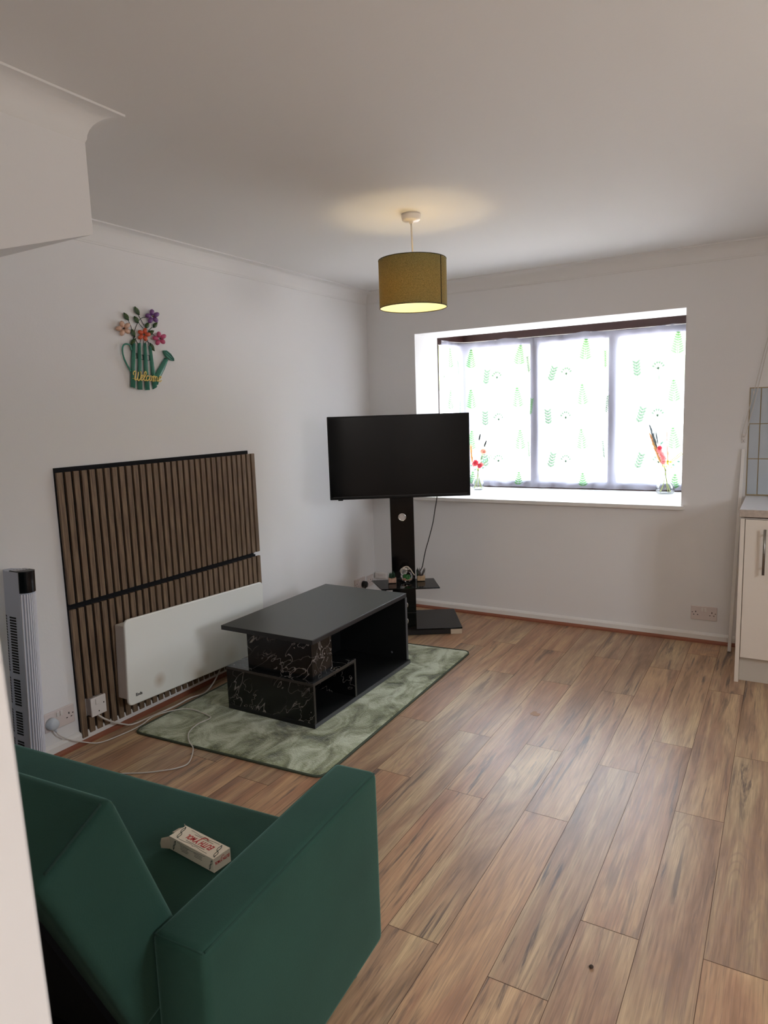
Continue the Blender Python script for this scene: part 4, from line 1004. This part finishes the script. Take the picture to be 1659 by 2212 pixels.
# ------------------------------------------------------------------ toothpaste carton on the seat
E0 = Vector((1.652, -3.430)); E1 = Vector((1.493, -3.414))
dx_ = (E1-E0); ang = math.atan2(dx_.y, dx_.x)       # local +x runs from the closed end to the open end
t = thing('toothpaste_carton', 'open cream toothpaste carton with red lettering on the sofa seat', 'carton', (E0.x, E0.y, 0.4285), ang)
Lb, Wb, Hb = 0.160, 0.050, 0.034
M_card = mat('cream_card', srgb(226, 214, 194), 0.6); M_cardin = mat('pale_card_inside', srgb(214, 198, 178), 0.7)
M_redink = mat('red_ink', srgb(186, 36, 40), 0.5); M_greenink = mat('dark_green_ink', srgb(28, 48, 40), 0.5); M_greyink = mat('grey_ink', srgb(120, 110, 100), 0.6)
bm = B(); th = 0.0006
box(bm, 0, Lb, -Wb/2, Wb/2, 0, th); box(bm, 0, Lb, -Wb/2, Wb/2, Hb-th, Hb); box(bm, 0, Lb, -Wb/2, -Wb/2+th, th, Hb-th); box(bm, 0, Lb, Wb/2-th, Wb/2, th, Hb-th); box(bm, 0, th, -Wb/2+th, Wb/2-th, th, Hb-th)
fin('sleeve', bm, M_card, t)
def flap(pts, h):   # hinge-polygons in 3-D, thin
    bm = B(); n_ = Vector(h)*0.0006
    a = [bm.verts.new(Vector(p)) for p in pts]; b = [bm.verts.new(Vector(p)+n_) for p in pts]
    bm.faces.new(a[::-1]); bm.faces.new(b)
    for i in range(len(a)): bm.faces.new((a[i], a[(i+1) % len(a)], b[(i+1) % len(a)], b[i]))
    fin('end_flap', bm, M_cardin, t)
W2 = Wb/2
flap([(Lb, W2, 0.001), (Lb+0.018, W2+0.012, 0.003), (Lb+0.024, W2+0.010, 0.012), (Lb+0.020, W2+0.008, 0.026), (Lb, W2, Hb-0.001)], (0, 1, 0))
flap([(Lb, -W2, 0.002), (Lb+0.016, -W2-0.006, 0.006), (Lb+0.016, -W2-0.006, Hb-0.004), (Lb, -W2, Hb-0.001)], (0, -1, 0))
flap([(Lb, -W2+0.010, Hb), (Lb+0.014, -W2+0.012, Hb-0.006), (Lb+0.016, W2-0.020, Hb-0.007), (Lb, W2-0.016, Hb)], (0, 0, 1))
flap([(Lb, -W2+0.001, 0), (Lb+0.022, -W2+0.004, 0.0005), (Lb+0.022, W2-0.004, 0.0005), (Lb, W2-0.001, 0)], (0, 0, 1))
def swash(bm, f, pts, r=0.0006):
    tube(bm, [f(*p) for p in pts], r, 5, smooth_n=5)
def panel_text(f, Mt, sc, W, both=True):
    bm = B(); text_bm(bm, 'EUTH', 0.0175*sc, Mt @ Matrix.Translation((-0.0195*sc, 0, 0)), 0.0002, 0.0003*sc, sx=0.74, font_shear=0.18)
    text_bm(bm, 'Y', 0.0215*sc, Mt @ Matrix.Translation((0.0045*sc, -0.0015*sc, 0)), 0.0002, 0.0003*sc, sx=0.74, font_shear=0.18)
    text_bm(bm, 'MOL', 0.0150*sc, Mt @ Matrix.Translation((0.0225*sc, 0.0, 0)), 0.0002, 0.0003*sc, sx=0.74, font_shear=0.18)
    tube(bm, [Mt @ Vector((0.0035*sc, -0.007*sc, 0.0003)), Mt @ Vector((0.001*sc, -0.0125*sc, 0.0003)), Mt @ Vector((-0.007*sc, -0.0135*sc, 0.0003)), Mt @ Vector((-0.010*sc, -0.0100*sc, 0.0003))], 0.0008*sc, 5, smooth_n=5)
    fin('red_lettering', bm, M_redink, t)
# local +x already is the reading direction on the top face; letters' up = local +y (towards the camera side)
top = Matrix.Translation((0.078, 0.0, Hb+0.0003))
panel_text(None, top, 1.32, Wb)
endM = Matrix.Translation((-0.0003, 0.0, Hb*0.60)) @ Matrix(((0, 0, -1, 0), (1, 0, 0, 0), (0, -1, 0, 0), (0, 0, 0, 1)))
panel_text(None, endM, 0.62, Hb)
bm = B()
def corner(f, s=1.0):
    swash(bm, f, [(-0.018, 0.009), (-0.010, 0.012), (-0.002, 0.007), (0.0, 0.0), (0.002, -0.006), (0.009, -0.011), (0.017, -0.009), (0.013, -0.003), (0.003, 0.0)], 0.0007*s)
    swash(bm, f, [(0.003, 0.0), (-0.005, 0.002), (-0.013, 0.004), (-0.018, 0.009)], 0.0009*s)
    swash(bm, f, [(0.017, -0.009), (0.019, -0.013), (0.016, -0.014)], 0.0006*s); swash(bm, f, [(-0.018, 0.009), (-0.021, 0.012), (-0.018, 0.014)], 0.0006*s)
for cx in (0.014, Lb-0.014):
    corner(lambda a, b, cx=cx: Vector((cx+b*0.75, a, Hb+0.0004)))
    corner(lambda a, b, cx=cx: Vector((cx-0.004+b*0.45, W2+0.0004, Hb*0.5+a*0.65)), 0.9)
for sg in (-1, 1):
    swash(bm, lambda a, b: Vector((a, b*sg, Hb+0.0003)), [(0.030, 0.0195), (0.052, 0.0190), (0.068, 0.0165), (0.078, 0.0180), (0.080, 0.0205), (0.083, 0.0180), (0.095, 0.0165), (0.112, 0.0190), (0.132, 0.0195)], 0.00035)
swash(bm, lambda a, b: Vector((a, W2+0.0003, b)), [(0.03, 0.029), (0.06, 0.027), (0.08, 0.025), (0.10, 0.027), (0.13, 0.029)], 0.00035)
fin('green_scrollwork', bm, M_greenink, t)
bm = B()
for (x_, z_, w_) in ((0.055, 0.023, 0.03), (0.055, 0.019, 0.026), (0.055, 0.015, 0.028), (0.105, 0.023, 0.03), (0.105, 0.019, 0.026), (0.105, 0.015, 0.03), (0.105, 0.011, 0.022)): box(bm, x_-w_/2, x_+w_/2, W2, W2+0.0003, z_, z_+0.0012)
for y_ in (-0.0135, 0.0125): box(bm, 0.045, 0.112, y_, y_+0.0013, Hb, Hb+0.0003)
fin('small_print', bm, M_greyink, t)

# ------------------------------------------------------------------ tower fan heater by the left wall
t = thing('tower_heater', 'tall white tower heater with black vented top beside the wall', 'heater', (0.0, -2.984, 0.002)); t.rotation_euler = (math.radians(-2.6), 0, 0)
TW = mat('tower_white_plastic', srgb(214, 214, 222), 0.45); TG = mat('tower_grey_plastic', srgb(176, 182, 196), 0.5)
TDp = 0.066
prf = [(0.030, 0.016), (0.070, 0.0), (0.158, 0.0)] + [(0.158+0.020*math.sin(PI*i/10)**0.8, TDp*i/10) for i in range(1, 10)] + [(0.160, TDp), (0.070, TDp), (0.030, TDp-0.016)]
bm = B(); prism(bm, prf, 2, 0.03, 0.883); fin('body', bm, TG, t, bevel=0.002)
bm = B()
for i in range(8):
    q = (i+0.5)/8; x_ = 0.158+0.019*math.sin(PI*q)**0.8; y_ = TDp*q; box(bm, x_-0.002, x_+0.005, y_-0.0027, y_+0.0027, 0.035, 0.795)
fin('front_ribs', bm, TW, t, bevel=0.0015)
bm = B(); prism(bm, [(x_+0.005, y_) for x_, y_ in prf if x_ >= 0.158]+[(0.1585, TDp-0.001), (0.1585, 0.0)], 2, 0.80, 0.8835); fin('black_fascia', bm, mat('gloss_black_fascia', srgb(8, 8, 12), 0.15), t)
bm = B(); prism(bm, [(0.100, 0.0)]+[(x_+0.005, y_) for x_, y_ in prf if x_ >= 0.158]+[(0.100, TDp)], 2, 0.8835, 0.887); g2 = fin('top_grille', bm, M_black, t)
bm = B()
for i in range(5): box(bm, 0.106, 0.136, 0.005+0.0125*i, 0.011+0.0125*i, 0.887, 0.8875)
fin('grille_slot', bm, TW, g2)
zz = 0.70
for grp in (21, 10, 9, 16):
    b1, b2 = B(), B()
    for i in range(grp):
        if zz < 0.08: break
        box(b1, 0.084, 0.127, -0.0008, 0.003, zz-0.0068, zz); prism(b2, [(0.0375, 0.0125), (0.0570, 0.0045), (0.0580, 0.0070), (0.0385, 0.0150)], 2, zz-0.0068, zz); zz -= 0.0112
    zz -= 0.022
    if len(b1.verts): fin('side_vents', b1, M_hole, t); fin('side_vents', b2, M_hole, t)
bm = B(); lathe(bm, [(0.11, 0.0), (0.11, 0.012), (0.09, 0.026), (0.06, 0.032)], c=(0.118, 0.042, 0), seg=32); fin('base', bm, TG, t)

# ------------------------------------------------------------------ welcome sign on the left wall (metal watering can with flowers)
Hm = [0.00060347, -2.1131539616542895e-05, -2.3714186885, -0.00015471874, -0.00031744302, 2.0394219402, -9.94342466e-05, -4.971133e-06]
def SG(x, y, h=0.01):           # drawing units of the sign -> wall plane
    d = Hm[6]*x+Hm[7]*y+1
    return Vector((h, (Hm[0]*x+Hm[1]*y+Hm[2])/d, (Hm[3]*x+Hm[4]*y+Hm[5])/d))
sign = thing('welcome_sign', 'green metal watering can wall sign with flowers and gold lettering', 'wall decoration', (0, 0, 0))
def curved_slat(pts_l, pts_r, name, m, hh=0.010, dome=0.011):
    """strip between two polylines, domed outwards"""
    bm = B(); nrow = len(pts_l); K = 8; rows = []
    for a, b in zip(pts_l, pts_r):
        row = []
        for k in range(K+1):
            q = k/K; p = (a[0]+(b[0]-a[0])*q, a[1]+(b[1]-a[1])*q)
            row.append(bm.verts.new(SG(p[0], p[1], hh+dome*math.sin(PI*q))))
        rows.append(row)
    for r1, r2 in zip(rows, rows[1:]):
        for k in range(K): f = bm.faces.new((r1[k], r1[k+1], r2[k+1], r2[k])); f.smooth = True
    bmesh.ops.recalc_face_normals(bm, faces=bm.faces)
    o = fin(name, bm, m, sign, smooth=True); s = o.modifiers.new('solid', 'SOLIDIFY'); s.thickness = 0.0015
    return o
curved_slat([(566, 742), (556, 1050), (548, 1365)], [(618, 742), (616, 1050), (620, 1398)], 'can_slat', M_enamel)
curved_slat([(648, 738), (652, 1050), (650, 1402)], [(692, 735), (705, 1050), (724, 1410)], 'can_slat', M_enamel)
curved_slat([(730, 735), (740, 1050), (756, 1412)], [(770, 750), (796, 1050), (828, 1410)], 'can_slat', M_enamel)
curved_slat([(805, 770), (832, 1050), (864, 1402)], [(846, 830), (882, 1050), (930, 1350)], 'can_slat', M_enamel)
for a, b in (((612, 880), (648, 955)), ((700, 905), (738, 975)), ((786, 910), (826, 985))):
    bm = B(); tube(bm, [SG(a[0], a[1], 0.008), SG(b[0]-4, a[1]+4, 0.008), SG(b[0], b[1], 0.008), SG(a[0]+6, b[1]-4, 0.008)], 0.0022, 6, closed=True); fin('slat_link', bm, M_enamel_dark, sign)
bm = B(); tube(bm, [SG(560, 840, .010), SG(535, 775, .014), SG(480, 750, .016), SG(432, 775, .016), SG(420, 850, .016), SG(440, 950, .016), SG(490, 1050, .014), SG(552, 1140, .010)], 0.0042, 10, smooth_n=6, flat=1.0); fin('can_handle', bm, M_enamel, sign)
curved_slat([(1035, 945), (960, 1075), (880, 1215), (900, 1340)], [(1085, 990), (1040, 1110), (975, 1240), (940, 1330)], 'can_spout', M_enamel)
bm = B()
cpt = [(1012, 842), (1050, 842), (1110, 890), (1158, 960), (1160, 996), (1110, 985), (1050, 935), (1018, 880)]
top_ = [bm.verts.new(SG(x, y, 0.020)) for x, y in cpt]; bot_ = [bm.verts.new(SG(x, y, 0.006)) for x, y in cpt]
bm.faces.new(top_[::-1]); bm.faces.new(bot_)
for i in range(8): bm.faces.new((top_[i], top_[(i+1) % 8], bot_[(i+1) % 8], bot_[i]))
bmesh.ops.recalc_face_normals(bm, faces=bm.faces)
rose = fin('spout_rose', bm, M_enamel, sign, bevel=0.002)
bm = B(); tube(bm, [SG(1025, 855, .021), SG(1070, 880, .021), (SG(1120, 930, .021)), SG(1150, 985, .021)], 0.0012, 6, smooth_n=4); tube(bm, [SG(1020, 870, .021), SG(1065, 915, .021), SG(1110, 955, .021), SG(1150, 990, .021)], 0.0012, 6, smooth_n=4); fin('rose_line', bm, M_enamel_dark, rose)
# stems
for pts in ([(655, 740), (600, 620), (560, 500), (520, 405)], [(600, 640), (520, 555), (440, 530)], [(600, 700), (615, 560), (655, 450), (700, 385), (770, 365), (850, 360)], [(745, 480), (700, 400), (665, 330)], [(735, 525), (680, 460), (655, 430)], [(690, 740), (700, 680), (725, 615)], [(815, 760), (790, 640), (820, 555), (865, 510)], [(740, 750), (770, 600), (870, 610), (950, 675)], [(765, 750), (785, 715), (830, 740)], [(600, 735), (590, 690), (600, 640)]):
    bm = B(); tube(bm, [SG(x, y, 0.007) for x, y in pts], 0.0015, 6, smooth_n=6); fin('wire_stem', bm, M_wire, sign)
def sleaf(tip, basep, w_):
    tx, ty = tip; bx, by = basep; L = math.hypot(tx-bx, ty-by); d = ((tx-bx)/L, (ty-by)/L); n_ = (-d[1], d[0]); bm = B(); ring = []; mid = []
    K = 9
    for i in range(K+1):
        q = i/K; hw = w_*math.sin(PI*q)**0.75*(1.05-0.25*q)/1.0
        c_ = (bx+d[0]*L*q, by+d[1]*L*q); ring.append((c_, hw))
    L1 = [bm.verts.new(SG(c[0]+n_[0]*h_, c[1]+n_[1]*h_, 0.010)) for c, h_ in ring]; L2 = [bm.verts.new(SG(c[0]-n_[0]*h_, c[1]-n_[1]*h_, 0.010)) for c, h_ in ring]; Md = [bm.verts.new(SG(c[0], c[1], 0.016)) for c, h_ in ring]
    for i in range(K):
        bm.faces.new((L1[i], L1[i+1], Md[i+1], Md[i])); bm.faces.new((Md[i], Md[i+1], L2[i+1], L2[i]))
    bmesh.ops.remove_doubles(bm, verts=bm.verts, dist=1e-5); bmesh.ops.recalc_face_normals(bm, faces=bm.faces)
    for i in range(2, K-1):
        c_, h_ = ring[i]
        for sg in (-1, 1): tube(bm, [SG(c_[0], c_[1], 0.0165), SG(c_[0]+n_[0]*h_*0.75*sg+d[0]*12, c_[1]+n_[1]*h_*0.75*sg+d[1]*12, 0.0125)], 0.0006, 4, mi=1)
    o = fin('leaf', bm, [M_signleaf, M_signvein], sign); s = o.modifiers.new('solid', 'SOLIDIFY'); s.thickness = 0.0008
for a in (((605, 212), (672, 335), 36), ((448, 300), (520, 412), 36), ((598, 350), (662, 452), 36), ((805, 440), (765, 530), 36), ((930, 440), (872, 518), 34), ((880, 558), (795, 618), 36), ((560, 535), (610, 650), 34), ((550, 765), (618, 672), 34), ((888, 852), (822, 735), 34)): sleaf(*a)
def sflower(c, R_, m, n_=5, rot=0.0):
    bm = B()
    for i in range(n_):
        a = rot+2*PI*i/n_; d = (math.cos(a), math.sin(a)); cc = (c[0]+d[0]*R_*0.58, c[1]+d[1]*R_*0.58)
        ctr = bm.verts.new(SG(cc[0], cc[1], 0.026)); rg = []
        for k in range(12):
            b = 2*PI*k/12; ex, ey = math.cos(b)*R_*0.44, math.sin(b)*R_*0.33
            rg.append(bm.verts.new(SG(cc[0]+ex*d[0]-ey*d[1], cc[1]+ex*d[1]+ey*d[0], 0.018)))
        for k in range(12): f = bm.faces.new((ctr, rg[k], rg[(k+1) % 12])); f.smooth = True
    bmesh.ops.recalc_face_normals(bm, faces=bm.faces)
    o = fin('flower', bm, m, sign); s = o.modifiers.new('solid', 'SOLIDIFY'); s.thickness = 0.0012
    bm = B(); bmesh.ops.create_icosphere(bm, subdivisions=2, radius=0.0048, matrix=Matrix.Translation(SG(c[0], c[1], 0.022))); fin('flower_centre', bm, M_fcentre, o, smooth=True)
sflower((432, 528), 112, M_petA, rot=-1.9); sflower((848, 358), 105, M_petB, rot=-1.7); sflower((724, 617), 98, M_petC, rot=-1.3); sflower((950, 674), 102, M_petD, rot=-1.75)
# lettering traced as brush strokes; units of a closer drawing
def WT(x, y, h=0.026): return SG((70+x/18.43)*6.636, y/18.43*6.636+(150)*6.636, h)
strokes = [[(265, 560), (255, 470), (300, 410), (350, 440), (330, 560), (318, 700), (345, 765), (400, 720), (440, 580), (460, 440)],
           [(460, 440), (435, 600), (430, 740), (470, 790), (530, 720), (560, 580), (560, 460), (530, 425)],
           [(560, 690), (610, 660), (645, 590), (610, 565), (565, 640), (560, 740), (600, 775), (650, 720)],
           [(650, 720), (730, 600), (770, 480), (745, 425), (700, 480), (680, 640), (685, 760), (730, 785), (770, 720)],
           [(860, 620), (830, 585), (785, 640), (770, 740), (800, 790), (860, 760), (890, 700)],
           [(960, 590), (915, 620), (900, 730), (930, 795), (980, 740), (990, 640), (960, 590), (1000, 640), (1040, 620)],
           [(1050, 580), (1060, 640), (1040, 830)], [(1050, 700), (1090, 610), (1125, 640), (1105, 820)], [(1115, 700), (1160, 630), (1200, 650), (1200, 760), (1230, 810), (1270, 760)],
           [(1270, 740), (1330, 700), (1365, 640), (1330, 615), (1280, 680), (1275, 790), (1320, 825), (1375, 770)]]
bm = B()
for s in strokes: tube(bm, [WT(x, y, 0.0255) for x, y in s], 0.0026, 7, smooth_n=5)
fin('gold_lettering', bm, M_gold, sign)
bm = B(); tube(bm, [SG(555, 1245, 0.021), SG(700, 1262, 0.022), SG(850, 1275, 0.022), SG(955, 1290, 0.021)], 0.0014, 6, smooth_n=3); fin('lettering_rail', bm, M_gold, sign)

# ------------------------------------------------------------------ kitchen corner
t = thing('base_cabinet', 'cream kitchen base cabinet with steel bar handle under the worktop', 'cabinet', (2.55, 0, 0))
bm = B(); box(bm, 0.0, 0.020, -0.598, -0.01, 0.0, 0.868); fin('end_panel', bm, M_cab, t, bevel=0.001)
bm = B(); box(bm, 0.020, 0.60, -0.575, -0.01, 0.134, 0.868); fin('carcass', bm, M_cab, t)
bm = B(); box(bm, 0.023, 0.597, -0.600, -0.580, 0.137, 0.864); d = fin('door', bm, M_cab, t, bevel=0.0015)
bm = B(); box(bm, 0.021, 0.60, -0.560, -0.545, 0.0, 0.130); fin('plinth', bm, M_plinth, t)
bm = B(); tube(bm, [(0.112, -0.632, 0.822), (0.112, -0.632, 0.590)], 0.006, 14)
for z_ in (0.79, 0.622): tube(bm, [(0.112, -0.600, z_), (0.112, -0.632, z_)], 0.0045, 10)
fin('handle', bm, M_steel, d)
c2 = thing('base_cabinet', 'second cream base cabinet further right along the back wall', 'cabinet', (3.155, 0, 0))
bm = B(); box(bm, 0.0, 1.19, -0.575, -0.01, 0.134, 0.868); fin('carcass', bm, M_cab, c2)
bm = B(); box(bm, 0.003, 0.59, -0.600, -0.580, 0.137, 0.864); fin('door', bm, M_cab, c2, bevel=0.0015)
bm = B(); box(bm, 0.595, 1.18, -0.600, -0.580, 0.137, 0.864); fin('door', bm, M_cab, c2, bevel=0.0015)
bm = B(); box(bm, 0.0, 1.19, -0.560, -0.545, 0.0, 0.130); fin('plinth', bm, M_plinth, c2)
t = thing('worktop', 'pale kitchen worktop with speckled stone-coloured edge', 'worktop', (2.544, 0, 0.876))
bm = B(); box(bm, 0.0, 1.80, -0.603, -0.001, 0.0, 0.0375); fin('edge_core', bm, M_wtedge, t, bevel=0.002)
bm = B(); box(bm, 0.002, 1.80, -0.601, -0.001, 0.0376, 0.0385); fin('worktop_surface', bm, M_worktop, t)
# tiled splashback
bm = B(); TZ = [0.921, 1.128, 1.328, 1.530]; xs_ = [2.545, 2.6]+[2.6+0.15*i for i in range(1, 4)]
box(bm, 2.542, 2.998, -0.005, -0.0005, 0.9155, 1.533, 1)
for a, b in zip(xs_, xs_[1:]):
    for c_, d_ in zip(TZ, TZ[1:]): box(bm, a+0.0025, min(b, 2.998)-0.0025, -0.009, -0.004, c_+0.0025, d_-0.0025, 0)
tag(fin('tiled_splashback', bm, [M_tile, M_grout], bevel=0.001), 'pale grey-blue tiled splashback above the kitchen worktop', 'tiles')
# white batten leaning on the wall beside the worktop
A0 = Vector((2.496, -0.118, 0.0)); A1 = Vector((2.523, -0.016, 1.185)); dd = (A1-A0); ln = dd.length; dd.normalize(); sx_ = Vector((0, 1, 0)).cross(dd).normalized(); sy_ = dd.cross(sx_)
Mb = Matrix(((sx_.x, sy_.x, dd.x, A0.x), (sx_.y, sy_.y, dd.y, A0.y), (sx_.z, sy_.z, dd.z, A0.z), (0, 0, 0, 1)))
bm = B(); box(bm, -0.0095, 0.0095, -0.010, 0.010, 0.001, ln, 0, Mb)
tag(fin('wooden_batten', bm, M_gloss, bevel=0.002), 'slim white batten leaning on the back wall beside the worktop', 'batten')
# blind cord and cleat
t = thing('cord_cleat', 'small white blind cord cleat screwed to the back wall', 'cleat', (2.520, 0.0, 1.243))
bm = B(); box(bm, -0.009, 0.009, -0.012, 0.0, -0.002, 0.028); box(bm, -0.010, 0.008, -0.007, 0.0, -0.022, -0.004); fin('cleat_body', bm, M_plastic, t, bevel=0.0015)
bm = B(); box(bm, -0.002, 0.003, -0.0128, -0.0115, 0.009, 0.015); fin('screw', bm, M_hole, t)
bm = B(); box(bm, -0.003, 0.002, -0.0078, -0.0065, -0.014, -0.010); fin('screw', bm, M_hole, t)
bm = B()
tube(bm, [(2.513, -0.016, 1.262), (2.520, -0.018, 1.31), (2.545, -0.02, 1.42), (2.566, -0.02, 1.52), (2.60, -0.02, 1.70), (2.635, -0.02, 1.87), (2.70, -0.02, 2.18)], 0.0021, 6, smooth_n=5)
tube(bm, [(2.513, -0.016, 1.262), (2.520, -0.020, 1.255), (2.531, -0.018, 1.268), (2.552, -0.02, 1.37), (2.585, -0.02, 1.54), (2.62, -0.02, 1.74), (2.655, -0.02, 1.90), (2.715, -0.02, 2.18)], 0.0021, 6, smooth_n=5)
bmesh.ops.create_icosphere(bm, subdivisions=2, radius=0.005, matrix=Matrix.Translation((2.563, -0.02, 1.505)) @ Matrix.Diagonal((1, 1, 2.2, 1)))
tag(fin('blind_cord', bm, M_cable), 'looped white blind cord slanting up from its wall cleat', 'cord')

# small marks: worn patch and pip on the floor
bm = B(); rr = random.Random(2); pts = []
for i in range(16):
    a = 2*PI*i/16; q = 0.021*(0.55+0.6*rr.random()); pts.append((1.744+q*1.1*math.cos(a), -1.431+q*1.3*math.sin(a)))
prism(bm, pts, 2, 0.0003, 0.0008)
tag(fin('floor_stain', bm, mat('amber_stain', srgb(150, 104, 60), 0.5)), 'small amber stain on the laminate floor right of the rug', 'stain')
bm = B(); bmesh.ops.create_icosphere(bm, subdivisions=2, radius=0.006, matrix=Matrix.Translation((2.353, -2.841, 0.003)) @ Matrix.Diagonal((1, 1.2, 0.5, 1)))
tag(fin('dark_crumb', bm, mat('dark_crumb', srgb(52, 36, 26), 0.8), smooth=True), 'tiny dark crumb on the floorboards in the foreground', 'crumb')
